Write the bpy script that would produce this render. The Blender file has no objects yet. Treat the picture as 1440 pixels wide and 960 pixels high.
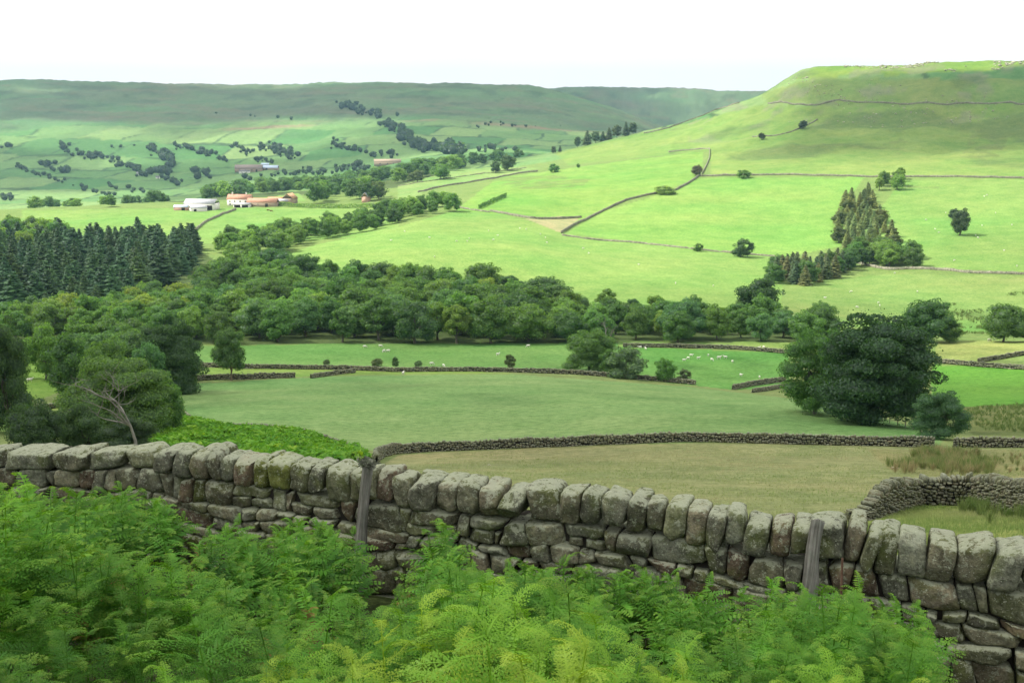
import bpy, math, random
import numpy as np
from mathutils import Vector, Matrix

random.seed(11)
rng = np.random.RandomState(11)
R_ = math.radians
scene = bpy.context.scene
COL = scene.collection

# ------------------------------------------------------------------ camera
FPX, VH = 1544.0, 150.0
PITCH = math.atan((480 - VH) / FPX)
CP, SP = math.cos(PITCH), math.sin(PITCH)
cam_d = bpy.data.cameras.new('camera')
cam = bpy.data.objects.new('camera', cam_d)
COL.objects.link(cam)
cam.location = (0, 0, 0)
cam.rotation_euler = (math.pi / 2 - PITCH, 0, 0)
cam_d.sensor_width = 36
cam_d.lens = 36 * FPX / 1440
cam_d.clip_start = 0.1
cam_d.clip_end = 20000
scene.camera = cam

def ray(u, v):
    """pixel of the 1440 x 960 photograph -> azimuth, slope (dz per metre on the level)"""
    x = (np.asarray(u, float) - 720) / FPX
    y = (480 - np.asarray(v, float)) / FPX
    dx, dy, dz = x, CP + y * SP, -SP + y * CP
    h = np.hypot(dx, dy)
    return np.arctan2(dx, dy), dz / h

def project(p):
    p = np.asarray(p, float)
    x = p[..., 0]
    f = p[..., 1] * CP - p[..., 2] * SP
    up = p[..., 1] * SP + p[..., 2] * CP
    f = np.where(f > 0.01, f, 0.01)
    return 720 + FPX * x / f, 480 - FPX * up / f

# ------------------------------------------------------------------ noise
def _h(ix, iy, iz, seed):
    n = (ix * 374761393 + iy * 668265263 + iz * 2147483647 + seed * 1274126177) & 0xffffffff
    n = ((n ^ (n >> 13)) * 1274126177) & 0xffffffff
    n = ((n ^ (n >> 16)) * 2246822519) & 0xffffffff
    return ((n ^ (n >> 15)) & 0xffffff) / float(0xffffff)

def vnoise(x, y, z=None, seed=0):
    x = np.asarray(x, float); y = np.asarray(y, float)
    z = np.zeros_like(x) if z is None else np.asarray(z, float)
    fx, fy, fz = np.floor(x), np.floor(y), np.floor(z)
    ix, iy, iz = fx.astype(np.int64), fy.astype(np.int64), fz.astype(np.int64)
    tx, ty, tz = x - fx, y - fy, z - fz
    tx, ty, tz = [t * t * (3 - 2 * t) for t in (tx, ty, tz)]
    r = 0
    for a in (0, 1):
        for b in (0, 1):
            for c in (0, 1):
                w = (tx if a else 1 - tx) * (ty if b else 1 - ty) * (tz if c else 1 - tz)
                r = r + w * _h(ix + a, iy + b, iz + c, seed)
    return r * 2 - 1

def fbm(x, y, z=None, oct=4, seed=0):
    r, a, s = 0, 0.5, 1.0
    for k in range(oct):
        r = r + a * vnoise(np.asarray(x) * s + k * 17.3, np.asarray(y) * s - k * 9.1, None if z is None else np.asarray(z) * s, seed + k)
        a *= 0.5; s *= 2.03
    return r

def sstep(a, b, x):
    t = np.clip((np.asarray(x, float) - a) / (b - a), 0, 1)
    return t * t * (3 - 2 * t)

# ------------------------------------------------------------------ the land as a height field
US = [-300, 0, 240, 360, 480, 600, 720, 850, 960, 1110, 1200, 1330, 1440, 1740]
# each row: distance, then the picture height of the ground there for every column of US
ROWS = [
 (14,   [905, 905, 905, 905, 905, 905, 905, 905, 905, 905, 905, 905, 905, 905]),
 (30,   [790, 785, 775, 770, 765, 762, 760, 760, 760, 760, 760, 756, 756, 760]),
 (60,   [730, 725, 700, 690, 685, 682, 682, 684, 686, 688, 689, 690, 692, 695]),
 (85,   [690, 685, 655, 648, 652, 655, 655, 655, 655, 655, 655, 655, 655, 655]),
 (110,  [655, 655, 622, 618, 628, 634, 630, 626, 622, 624, 626, 629, 630, 632]),
 (135,  [630, 625, 602, 598, 602, 603, 598, 593, 590, 592, 598, 611, 614, 616]),
 (165,  [605, 595, 578, 572, 570, 568, 565, 562, 564, 568, 577, 596, 596, 596]),
 (215,  [560, 560, 548, 544, 540, 538, 537, 540, 545, 560, 570, 572, 570, 570]),
 (250,  [545, 545, 531, 527, 526, 524, 526, 532, 542, 550, 556, 550, 550, 550]),
 (280,  [525, 520, 512, 512, 512, 513, 513, 516, 520, 528, 534, 530, 528, 528]),
 (330,  [500, 500, 484, 483, 482, 482, 482, 483, 484, 486, 490, 488, 488, 488]),
 (385,  [470, 470, 456, 454, 452, 450, 450, 452, 455, 462, 468, 470, 470, 472]),
 (450,  [440, 440, 430, 425, 422, 420, 420, 418, 418, 430, 440, 445, 445, 445]),
 (560,  [388, 385, 378, 370, 358, 350, 352, 366, 374, 385, 388, 384, 384, 384]),
 (640,  [362, 360, 350, 345, 335, 322, 326, 340, 345, 352, 353, 350, 350, 350]),
 (720,  [345, 342, 330, 327, 322, 302, 305, 312, 310, 318, 318, 318, 318, 318]),
 (900,  [302, 300, 292, 290, 286, 275, 262, 256, 250, 247, 248, 248, 250, 250]),
 (1150, [302, 300, 284, 274, 268, 247, 240, 226, 210, 190, 188, 190, 190, 190]),
 (1400, [292, 290, 285, 270, 262, 242, 228, 197, 172, 112, 91, 89, 85, 78]),
 (1750, [275, 275, 268, 255, 248, 228, 215, 225, 215, 120, 102, 98, 96, 90]),
 (2100, [252, 250, 244, 238, 226, 212, 208, 212, 215, 165, 140, 135, 130, 120]),
 (2800, [185, 185, 182, 180, 174, 170, 176, 190, 205, 180, 165, 160, 155, 150]),
 (3400, [146, 145, 144, 143, 140, 140, 145, 165, 192, 170, 160, 155, 150, 145]),
 (4000, [113, 113, 117, 119, 118, 117, 120, 147, 182, 170, 160, 155, 150, 145]),
 (4700, [122, 122, 126, 128, 127, 127, 130, 172, 190, 180, 165, 160, 150, 145]),
 (5600, [130, 130, 130, 130, 128, 128, 126, 124, 125, 131, 135, 130, 130, 130]),
 (7600, [140, 140, 140, 140, 140, 140, 140, 140, 140, 140, 140, 140, 140, 140]),
]
def pchip_eval(X, Y, xq):
    h = np.diff(X); d = np.diff(Y) / h
    m = np.zeros(len(X))
    m[0], m[-1] = d[0], d[-1]
    for i in range(1, len(X) - 1):
        if d[i - 1] * d[i] > 0:
            w1, w2 = 2 * h[i] + h[i - 1], h[i] + 2 * h[i - 1]
            m[i] = (w1 + w2) / (w1 / d[i - 1] + w2 / d[i])
    k = np.clip(np.searchsorted(X, xq) - 1, 0, len(X) - 2)
    t = (xq - X[k]) / h[k]
    t2, t3 = t * t, t * t * t
    return ((2 * t3 - 3 * t2 + 1) * Y[k] + (t3 - 2 * t2 + t) * h[k] * m[k]
            + (-2 * t3 + 3 * t2) * Y[k + 1] + (t3 - t2) * h[k] * m[k + 1])

TH = np.radians(np.linspace(-40, 40, 641))
NR = 900
LR0, LR1 = math.log(10.0), math.log(7600.0)
LR = np.linspace(LR0, LR1, NR)
US2 = [-300, 0, 240, 360, 480, 600, 720, 850, 960, 1030, 1070, 1090, 1110, 1130, 1150, 1200, 1330, 1440, 1740]
OVER = {1400: {1030: 147, 1070: 133, 1090: 121, 1110: 109, 1130: 99, 1150: 94.5, 1200: 92}, 1750: {1110: 121, 1130: 113, 1150: 108}}
_zc = []
for Rr, vs in ROWS:
    vs = [OVER.get(Rr, {}).get(u, float(np.interp(u, US, vs))) for u in US2]
    th, sl = ray(US2, vs)
    _zc.append(pchip_eval(th, sl * Rr, np.clip(TH, th[0], th[-1])))
_zc = np.array(_zc)
_Rk = np.array([r for r, _ in ROWS], float)
TAB = np.empty((len(TH), NR))
_rq = np.clip(np.exp(LR), 14, 7600)
for i in range(len(TH)):
    TAB[i] = pchip_eval(_Rk, _zc[:, i], _rq)

# wall line of the near wall
P0 = np.array([-5.3, 11.3]); P1 = np.array([3.75, 8.0])
WE = (P1 - P0) / np.linalg.norm(P1 - P0)
WN = np.array([-WE[1], WE[0]])          # away from the camera
Q0 = float(WN @ P0)
def qdist(x, y): return WN[0] * x + WN[1] * y - Q0

def H(x, y):
    x = np.asarray(x, float); y = np.asarray(y, float)
    R = np.hypot(x, y) + 1e-6
    th = np.arctan2(x, y)
    ti = np.clip((th - TH[0]) / (TH[1] - TH[0]), 0, len(TH) - 1.001)
    ri = np.clip((np.log(R) - LR0) / (LR[1] - LR[0]), 0, NR - 1.001)
    i0 = ti.astype(int); j0 = ri.astype(int); a = ti - i0; b = ri - j0
    zt = (TAB[i0, j0] * (1 - a) + TAB[i0 + 1, j0] * a) * (1 - b) + (TAB[i0, j0 + 1] * (1 - a) + TAB[i0 + 1, j0 + 1] * a) * b
    q = qdist(x, y)
    zn = np.where(q < 0, -4.6 - q * 0.335, -4.6 - 0.375 * q)
    w = sstep(20, 32, R)
    z = zn * (1 - w) + zt * w
    # behind the camera the hillside goes on rising
    wb = sstep(R_(55), R_(100), np.abs(th)) * sstep(12, 60, R)
    z = z * (1 - wb) + (-1.65 + 0.2 * np.minimum(R, 900)) * wb
    # unevenness
    A = np.interp(R, [0, 10, 30, 100, 500, 1200, 3000, 6000], [0.04, 0.06, 0.12, 0.3, 0.9, 2.0, 6.0, 9.0])
    z = z + A * 0.6 * fbm(x / 14.0, y / 14.0, oct=3, seed=3) * sstep(6, 60, R)
    far = sstep(150, 900, R)
    z = z + far * A * 1.0 * fbm(x / 90.0, y / 90.0, oct=4, seed=5)
    vf = sstep(1500, 2600, R)
    z = z + vf * 22 * (np.abs(fbm(x / 420.0, y / 900.0, oct=4, seed=8)) - 0.2)
    br = sstep(960, 1060, R) * (1 - sstep(1360, 1420, R)) * sstep(R_(6), R_(11), th)
    z = z + br * (5.0 * fbm(x / 34.0, y / 34.0, oct=4, seed=15) - 2.0 * np.abs(fbm(x / 75.0, y / 75.0, oct=3, seed=16)))
    z = z + 0.05 * fbm(x / 1.7, y / 1.7, oct=2, seed=2) * (1 - sstep(60, 200, R))
    return z

_RS = np.exp(np.linspace(math.log(1.5), math.log(7000), 1500))
def hit(u, v, rmin=0.0, rmax=7000.0):
    th, sl = ray(u, v)
    th, sl = float(th), float(sl)
    x, y = _RS * math.sin(th), _RS * math.cos(th)
    d = sl * _RS - H(x, y)
    ok = (_RS >= rmin) & (_RS <= rmax)
    below = np.where((d < 0) & ok)[0]
    if len(below) == 0:
        k = np.argmin(np.where(ok, np.abs(d), 1e9)); r = _RS[k]
    else:
        k = below[0]
        if k == 0 or not ok[k - 1]: r = _RS[k]
        else:
            t = d[k - 1] / (d[k - 1] - d[k]); r = _RS[k - 1] + t * (_RS[k] - _RS[k - 1])
    X, Y = r * math.sin(th), r * math.cos(th)
    return np.array([X, Y, float(H(X, Y))])

def at_r(u, Rr, v=480):
    th, _ = ray(u, v); th = float(th)
    X, Y = Rr * math.sin(th), Rr * math.cos(th)
    return np.array([X, Y, float(H(X, Y))])

def densify(pts, n=10, closed=False):
    out = []
    P = list(pts) + ([pts[0]] if closed else [])
    for a, b in zip(P[:-1], P[1:]):
        for k in range(n):
            t = k / n
            out.append((a[0] + (b[0] - a[0]) * t, a[1] + (b[1] - a[1]) * t))
    if not closed: out.append(tuple(P[-1]))
    return out

def world_poly(pts, rmin=0, rmax=7000, n=6):
    return np.array([hit(u, v, rmin, rmax)[:2] for u, v in densify(pts, n, True)])

def inside(poly, x, y):
    x = np.asarray(x); y = np.asarray(y)
    r = np.zeros(x.shape, bool)
    bb = (x >= poly[:, 0].min()) & (x <= poly[:, 0].max()) & (y >= poly[:, 1].min()) & (y <= poly[:, 1].max())
    xs, ys = x[bb], y[bb]
    c = np.zeros(xs.shape, bool)
    n = len(poly); j = n - 1
    for i in range(n):
        xi, yi = poly[i]; xj, yj = poly[j]
        if yi != yj:
            c ^= ((yi > ys) != (yj > ys)) & (xs < (xj - xi) * (ys - yi) / (yj - yi) + xi)
        j = i
    r[bb] = c
    return r

# ------------------------------------------------------------------ node and mesh helpers
def new_mat(name):
    m = bpy.data.materials.new(name); m.use_nodes = True
    m.node_tree.nodes.clear()
    return m
class NT:
    def __init__(s, m): s.t = m.node_tree
    def n(s, kind, **kw):
        nd = s.t.nodes.new(kind)
        for k, val in kw.items():
            if k.startswith('i_'):
                key = k[2:]
                nd.inputs[int(key) if key.isdigit() else key.replace('_', ' ')].default_value = val
            else: setattr(nd, k, val)
        return nd
    def l(s, a, b): s.t.links.new(a, b)
    def noise(s, vec, scale, detail=4, rough=.55):
        nd = s.n('ShaderNodeTexNoise', i_Scale=scale, i_Detail=detail, i_Roughness=rough)
        s.l(vec, nd.inputs['Vector']); return nd.outputs['Fac']
    def ramp(s, fac, stops):
        r = s.n('ShaderNodeValToRGB'); e = r.color_ramp.elements
        while len(e) < len(stops): e.new(0.5)
        for k, (p, c) in enumerate(stops):
            e[k].position = p; e[k].color = (c[0], c[1], c[2], 1) if len(c) == 3 else c
        s.l(fac, r.inputs[0]); return r.outputs[0]
    def mix(s, a, b, fac=0.5, mode='MIX'):
        m = s.n('ShaderNodeMix', data_type='RGBA', blend_type=mode)
        for val, sock in ((fac, m.inputs[0]), (a, m.inputs[6]), (b, m.inputs[7])):
            if hasattr(val, 'links'): s.l(val, sock)
            else: sock.default_value = val if not isinstance(val, tuple) else (*val[:3], 1)
        return m.outputs[2]
    def math(s, op, a, b=0.0, clamp=False):
        m = s.n('ShaderNodeMath', operation=op, use_clamp=clamp)
        for val, sock in ((a, m.inputs[0]), (b, m.inputs[1])):
            if hasattr(val, 'links'): s.l(val, sock)
            else: sock.default_value = val
        return m.outputs[0]
    def attr(s, name): return s.n('ShaderNodeAttribute', attribute_name=name)
    def pos(s): return s.n('ShaderNodeNewGeometry').outputs['Position']
    def obj(s): return s.n('ShaderNodeTexCoord').outputs['Object']
    def bump(s, h, strength, dist=.05):
        b = s.n('ShaderNodeBump', i_Strength=strength, i_Distance=dist); s.l(h, b.inputs['Height']); return b.outputs[0]
    def out(s, sh): o = s.n('ShaderNodeOutputMaterial'); s.l(sh, o.inputs[0])
    def bsdf(s, color, rough=.9, spec=.15, normal=None):
        b = s.n('ShaderNodeBsdfPrincipled', i_Roughness=rough)
        b.inputs['Specular IOR Level'].default_value = spec
        if hasattr(color, 'links'): s.l(color, b.inputs['Base Color'])
        else: b.inputs['Base Color'].default_value = (*color[:3], 1)
        if normal is not None: s.l(normal, b.inputs['Normal'])
        return b.outputs[0]

def mesh_from(name, verts, faces, mat=None, smooth=False, attrs=None):
    """faces: (N,k) array or list of such arrays"""
    me = bpy.data.meshes.new(name)
    verts = np.asarray(verts, np.float32)
    fl = faces if isinstance(faces, list) else [faces]
    fl = [np.asarray(f, np.int32) for f in fl if len(f)]
    nl = sum(f.size for f in fl); nf = sum(len(f) for f in fl)
    me.vertices.add(len(verts)); me.vertices.foreach_set('co', verts.ravel())
    me.loops.add(nl); me.polygons.add(nf)
    me.loops.foreach_set('vertex_index', np.concatenate([f.ravel() for f in fl]))
    tot = np.concatenate([np.full(len(f), f.shape[1], np.int32) for f in fl])
    st = np.concatenate([[0], np.cumsum(tot)[:-1]]).astype(np.int32)
    me.polygons.foreach_set('loop_start', st)
    if smooth: me.polygons.foreach_set('use_smooth', np.ones(nf, bool))
    if attrs:
        for k, arr in attrs.items():
            arr = np.asarray(arr, np.float32)
            if arr.ndim == 1:
                a = me.attributes.new(k, 'FLOAT', 'POINT'); a.data.foreach_set('value', arr)
            else:
                a = me.attributes.new(k, 'FLOAT_COLOR', 'POINT')
                if arr.shape[1] == 3: arr = np.c_[arr, np.ones(len(arr), np.float32)]
                a.data.foreach_set('color', arr.astype(np.float32).ravel())
    me.update(calc_edges=True)
    me.validate()
    if mat is not None: me.materials.append(mat)
    return me

def link(name, me, parent=None, loc=None):
    o = bpy.data.objects.new(name, me); COL.objects.link(o)
    if parent is not None: o.parent = parent
    if loc is not None: o.location = [float(c) for c in loc]
    return o
def tag(o, label=None, cat=None, group=None, kind=None):
    if label: o['label'] = label
    if cat: o['category'] = cat
    if group: o['group'] = group
    if kind: o['kind'] = kind
    return o
def empty(name, loc, label, cat, group=None, rz=0.0):
    o = bpy.data.objects.new(name, None); COL.objects.link(o)
    o.location = [float(c) for c in loc]; o.rotation_euler = (0, 0, rz)
    o.empty_display_size = 0.5
    return tag(o, label, cat, group)

class Acc:
    """collects vertices and faces into one mesh"""
    def __init__(s): s.v, s.f4, s.f3, s.n, s.at = [], [], [], 0, {}
    def add(s, v, f4=None, f3=None, **at):
        v = np.asarray(v, float)
        s.v.append(v)
        if f4 is not None and len(f4): s.f4.append(np.asarray(f4, int) + s.n)
        if f3 is not None and len(f3): s.f3.append(np.asarray(f3, int) + s.n)
        for k, val in at.items():
            val = np.asarray(val, float)
            if val.ndim == 0: val = np.full(len(v), float(val))
            elif val.ndim == 1 and len(val) == 3 and len(v) != 3: val = np.tile(val, (len(v), 1))
            s.at.setdefault(k, []).append(val)
        s.n += len(v)
    def mesh(s, name, mat, smooth=False):
        fl = []
        if s.f4: fl.append(np.concatenate(s.f4))
        if s.f3: fl.append(np.concatenate(s.f3))
        return mesh_from(name, np.concatenate(s.v), fl, mat, smooth, {k: np.concatenate(a) for k, a in s.at.items()})

BOXF = np.array([[0, 3, 2, 1], [4, 5, 6, 7], [0, 1, 5, 4], [1, 2, 6, 5], [2, 3, 7, 6], [3, 0, 4, 7]])
def box_v(x0, x1, y0, y1, z0, z1):
    return np.array([[x0, y0, z0], [x1, y0, z0], [x1, y1, z0], [x0, y1, z0], [x0, y0, z1], [x1, y0, z1], [x1, y1, z1], [x0, y1, z1]], float)

def tube(acc, pts, radii, sides=6, **at):
    pts = np.asarray(pts, float); n = len(pts)
    tan = np.gradient(pts, axis=0); tan /= np.linalg.norm(tan, axis=1)[:, None] + 1e-9
    ref = np.array([0.31, 0.17, 1.0]) if abs(tan[0][2]) < .9 else np.array([1.0, 0.2, 0.1])
    vs = []
    for i in range(n):
        a = np.cross(tan[i], ref); a /= np.linalg.norm(a) + 1e-9
        b = np.cross(tan[i], a)
        for k in range(sides):
            an = 2 * math.pi * k / sides
            vs.append(pts[i] + radii[i] * (math.cos(an) * a + math.sin(an) * b))
    f = [[i * sides + k, i * sides + (k + 1) % sides, (i + 1) * sides + (k + 1) % sides, (i + 1) * sides + k] for i in range(n - 1) for k in range(sides)]
    acc.add(vs, f, **at)
# ------------------------------------------------------------------ light, sky, air
SUN_EL, SUN_AZ = R_(50), R_(-78)       # azimuth from +Y towards +X: the sun stands to the left
SDIR = np.array([math.cos(SUN_EL) * math.sin(SUN_AZ), math.cos(SUN_EL) * math.cos(SUN_AZ), math.sin(SUN_EL)])
sd = bpy.data.lights.new('sun', 'SUN'); sd.energy = 5.0; sd.angle = R_(0.5); sd.color = (1, .955, .87)
sun = bpy.data.objects.new('sun', sd); COL.objects.link(sun)
sun.rotation_euler = Vector(SDIR).to_track_quat('Z', 'Y').to_euler()

w = bpy.data.worlds.new('World'); scene.world = w; w.use_nodes = True
nt = w.node_tree; nt.nodes.clear()
class _W: node_tree = nt
n = NT(_W)
sky = n.n('ShaderNodeTexSky', sky_type='NISHITA', sun_disc=False, sun_elevation=SUN_EL, sun_rotation=SUN_AZ)
sky.altitude = 300; sky.dust_density = 2.0
bg1 = n.n('ShaderNodeBackground', i_Strength=0.10); n.l(sky.outputs[0], bg1.inputs[0])
gen = n.n('ShaderNodeTexCoord').outputs['Generated']
mp = n.n('ShaderNodeMapping'); mp.inputs['Scale'].default_value = (1, 1, 3.2); n.l(gen, mp.inputs[0])
cl = n.noise(mp.outputs[0], 3.2, 6, .6)
bg2 = n.n('ShaderNodeBackground', i_Strength=0.90)
n.l(n.ramp(cl, [(0.3, (.93, .96, 1)), (.7, (1, 1, 1))]), bg2.inputs[0])
fac = n.ramp(cl, [(0.22, (.55, .55, .55)), (.36, (1, 1, 1))])
mx = n.n('ShaderNodeMixShader'); n.l(fac, mx.inputs[0]); n.l(bg1.outputs[0], mx.inputs[1]); n.l(bg2.outputs[0], mx.inputs[2])
wo = n.n('ShaderNodeOutputWorld'); n.l(mx.outputs[0], wo.inputs[0])

scene.view_settings.view_transform = 'Standard'
scene.view_settings.look = 'None'
scene.view_settings.exposure = 0.66
scene.view_settings.gamma = 1
scene.view_settings.use_curve_mapping = False
cy = scene.cycles
cy.max_bounces = 6; cy.diffuse_bounces = 3; cy.glossy_bounces = 1; cy.transmission_bounces = 3
cy.transparent_max_bounces = 12; cy.volume_bounces = 0
cy.sample_clamp_indirect = 6
cy.use_denoising = True

# ------------------------------------------------------------------ the ground
FRESH = (.115, .245, .038); PALE = (.20, .275, .075); HAY = (.215, .235, .090); MID = (.145, .225, .062)
ROUGH = (.165, .21, .078); BROWN = (.20, .165, .09); MOOR = (.105, .165, .080); HEATH = (.115, .115, .078)
FIELDS = [  # picture outline, colour, nearest and farthest distance
 ([(525, 660), (560, 640), (640, 634), (850, 626), (1000, 622), (1110, 624), (1330, 630), (1600, 632), (1600, 790), (400, 790), (440, 700)], (.212, .225, .104), 14, 125),   # brown hay meadow
 ([(1200, 735), (1260, 715), (1290, 709), (1372, 712), (1600, 732), (1600, 790), (1150, 790)], (.20, .23, .07), 14, 60),
 ([(1220, 632), (1600, 632), (1600, 672), (1400, 672), (1290, 668), (1250, 660)], (.205, .20, .09), 60, 125),
 ([(244, 541), (480, 528), (720, 526), (960, 543), (1110, 560), (1200, 577), (1330, 612), (1320, 628), (1000, 621), (850, 625), (700, 631), (600, 634), (540, 638), (470, 618), (380, 604), (270, 600), (246, 570)], (.150, .248, .088), 90, 260),     # grey green meadow
 ([(260, 515), (245, 537), (480, 527), (720, 525), (640, 521), (480, 517)], (.165, .26, .06), 180, 300),
 ([(270, 487), (480, 483), (870, 482), (880, 530), (720, 521), (560, 521), (480, 517), (270, 514)], (.110, .222, .060), 200, 345),
 ([(870, 488), (1110, 496), (1110, 545), (1030, 548), (960, 540), (880, 530)], (.095, .225, .052), 180, 345),
 ([(870, 481), (1115, 481), (1115, 496), (960, 487), (870, 487)], (.165, .245, .068), 250, 345),
 ([(1320, 478), (1600, 476), (1600, 492), (1440, 498), (1390, 507), (1310, 509)], (.20, .26, .08), 220, 350),
 ([(1310, 513), (1600, 520), (1600, 568), (1400, 574), (1340, 572), (1310, 560)], (.095, .23, .035), 140, 300),
 ([(1320, 572), (1600, 566), (1600, 615), (1370, 612)], (.13, .15, .055), 110, 220),
 ([(372, 370), (440, 345), (540, 325), (640, 296), (700, 298), (780, 322), (830, 336), (960, 348), (1100, 362), (1100, 398), (1440, 395), (1440, 470), (1100, 455), (900, 440), (760, 415), (640, 400), (480, 395)], (.158, .268, .070), 395, 760), # big pale hillside pasture
 ([(1100, 400), (1250, 385), (1440, 388), (1600, 390), (1600, 450), (1100, 450)], (.158, .240, .070), 380, 640),
 ([(795, 328), (850, 297), (925, 274), (970, 257), (985, 250), (1215, 250), (1185, 290), (1190, 345), (1100, 362), (960, 348)], (.158, .285, .066), 480, 960),
 ([(640, 296), (700, 250), (990, 212), (985, 248), (925, 272), (880, 282), (820, 312), (790, 327), (790, 308)], (.152, .275, .060), 600, 1350),
 ([(1270, 252), (1600, 252), (1600, 385), (1290, 378), (1210, 330)], (.156, .262, .068), 480, 960),
 ([(780, 215), (900, 188), (1070, 148), (1150, 150), (1440, 148), (1600, 148), (1600, 250), (1000, 246), (998, 212), (800, 232)], (.160, .245, .064), 850, 1390),
 ([(1070, 133), (1140, 110), (1440, 112), (1600, 112), (1600, 150), (1200, 145), (1080, 147)], (.152, .222, .068), 1100, 1500),
 ([(1120, 112), (1150, 93), (1250, 89), (1440, 84), (1600, 80), (1600, 98), (1440, 96), (1300, 104), (1180, 108)], (.14, .23, .045), 1200, 1900),
 ([(30, 296), (240, 293), (420, 292), (560, 294), (560, 330), (340, 345), (230, 338), (30, 330)], (.152, .262, .068), 640, 980),
 ([(360, 280), (420, 272), (430, 282), (360, 286)], (.17, .27, .075), 850, 1200),
 ([(560, 262), (660, 232), (760, 236), (700, 250), (620, 262), (590, 272), (630, 288), (560, 290)], (.17, .262, .085), 700, 1300),
 ([(740, 308), (790, 304), (815, 307), (790, 328)], (.25, .26, .13), 560, 900),
 ([(0, 500), (60, 505), (100, 545), (60, 560), (0, 560)], (.15, .25, .05), 130, 300),
 ([(0, 575), (60, 570), (110, 560), (60, 600), (0, 610)], (.15, .22, .06), 90, 200),
]
def ground_colour(x, y):
    R = np.hypot(x, y); th = np.arctan2(x, y)
    N = len(x)
    c = np.tile(np.array(ROUGH), (N, 1))
    def mixc(mask, col):
        m = np.asarray(mask, float)[:, None]
        return c * (1 - m) + np.asarray(col)[None, :] * m
    q = qdist(x, y)
    c = mixc(sstep(290, 310, R), (.145, .215, .065))
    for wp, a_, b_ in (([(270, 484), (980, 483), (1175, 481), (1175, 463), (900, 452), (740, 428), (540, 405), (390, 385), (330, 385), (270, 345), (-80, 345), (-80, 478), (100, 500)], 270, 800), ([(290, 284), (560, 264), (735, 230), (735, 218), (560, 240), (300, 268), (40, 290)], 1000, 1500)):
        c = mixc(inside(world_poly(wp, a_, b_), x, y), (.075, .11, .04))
    # moor country beyond the dale
    n1 = fbm(x / 260, y / 160, oct=4, seed=21); n2 = fbm(x / 60, y / 60, oct=3, seed=22)
    up = sstep(2650, 3000, R + 160 * n1)
        # pasture fields: irregular cells, each its own green
    cx = x + 60 * fbm(x / 300, y / 300, oct=2, seed=31); cyy = y + 80 * fbm(x / 300, y / 300, oct=2, seed=32)
    gx = np.floor(cx / 115 + np.floor(cyy / 190) * .5).astype(np.int64); gy = np.floor(cyy / 190).astype(np.int64)
    hv = _h(gx, gy, gx * 0, 5)[:, None]
    field = np.array([.070, .185, .060])[None, :] * (1 - hv) + np.array([.190, .285, .105])[None, :] * hv
    m = (R > 1250)[:, None]
    moor = np.array(MOOR)[None, :] + (n1[:, None] * .9 + .1) * (np.array(HEATH) - np.array(MOOR))[None, :] + n2[:, None] * np.array([.03, .028, .016])[None, :]
    band = np.exp(-((R - 2790 - 60 * n1) / 30.0) ** 2)[:, None] * sstep(-.2, .3, fbm(x / 200, y / 400, oct=2, seed=41))[:, None]
    farc = field * (1 - up[:, None]) + moor * up[:, None]
    # field banks and hedge lines between the cells, runnels and heather on the moor
    ex = np.abs((cx / 115 + np.floor(cyy / 190) * .5) % 1 - .5); ey = np.abs((cyy / 190) % 1 - .5)
    ln = np.maximum(sstep(.455, .485, ex), sstep(.43, .47, ey)) * (1 - up) * sstep(-.2, .1, n2)
    farc = farc * (1 - .85 * ln[:, None]) + np.array([.045, .085, .038])[None, :] * .85 * ln[:, None]
    scr = sstep(.10, .34, fbm(x / 75, y / 110, oct=4, seed=44)) * (.35 + .65 * up)
    farc = farc * (1 - .55 * scr[:, None]) + np.array([.055, .085, .045])[None, :] * .55 * scr[:, None]
    br = sstep(.2, .4, fbm(x / 130, y / 60, oct=4, seed=46)) * up
    farc = farc * (1 - .6 * br[:, None]) + np.array([.15, .15, .09])[None, :] * .6 * br[:, None]
    farc = farc * (1 - .8 * band) + np.array([.25, .17, .12])[None, :] * .8 * band
    c = np.where(m, farc, c)
    for pts, col, r0, r1 in FIELDS:
        poly = world_poly(pts, r0, r1)
        ins = inside(poly, x, y) & (R >= r0 * .95) & (R <= r1 * 1.05)
        if ins.any():
            k = 1 + .10 * fbm(x[ins] / 30, y[ins] / 30, oct=3, seed=51)
            tint = fbm(x[ins] / 55, y[ins] / 38, oct=3, seed=52)[:, None]
            cc = np.array(col)[None, :] * k[:, None] * (1 + tint * np.array([.32, .06, .2])[None, :])
            c[ins] = cc
    # scarp and wet hollows of the hill
    hillm = sstep(980, 1100, R) * (th > R_(9)) * (R < 1500)
    rk = sstep(.10, .32, fbm(x / 26, y / 26, oct=4, seed=61)) * sstep(1150, 1230, R) * (1 - sstep(1345, 1385, R))
    c = mixc(hillm * rk * .6, (.175, .185, .125))
    dk = sstep(.12, .35, fbm(x / 80, y / 60, oct=4, seed=63)) * sstep(900, 1000, R) * (th > R_(8)) * (R < 1450)
    c = mixc(dk * .6, (.09, .135, .05))
    # reedy bands on the pasture
    for pts, r0, r1 in (([(690, 250), (770, 246), (830, 252), (820, 262), (740, 266), (690, 260)], 700, 1250), ([(1260, 262), (1320, 262), (1320, 266), (1260, 266)], 700, 960), ([(1240, 200), (1270, 196), (1290, 210), (1260, 218)], 900, 1390), ([(1370, 180), (1420, 190), (1400, 230), (1350, 225)], 900, 1390)):
        ins = inside(world_poly(pts, r0, r1), x, y) & (R > r0) & (R < r1)
        mm = ins * sstep(-.25, .15, fbm(x / 14, y / 14, oct=3, seed=66))
        c = mixc(mm * .6, (.13, .17, .06))
    # bracken bank behind the near wall, left
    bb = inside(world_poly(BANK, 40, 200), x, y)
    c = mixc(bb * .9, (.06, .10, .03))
    # litter under the bracken
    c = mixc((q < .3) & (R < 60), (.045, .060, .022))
    return np.clip(c, .01, .6)
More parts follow.
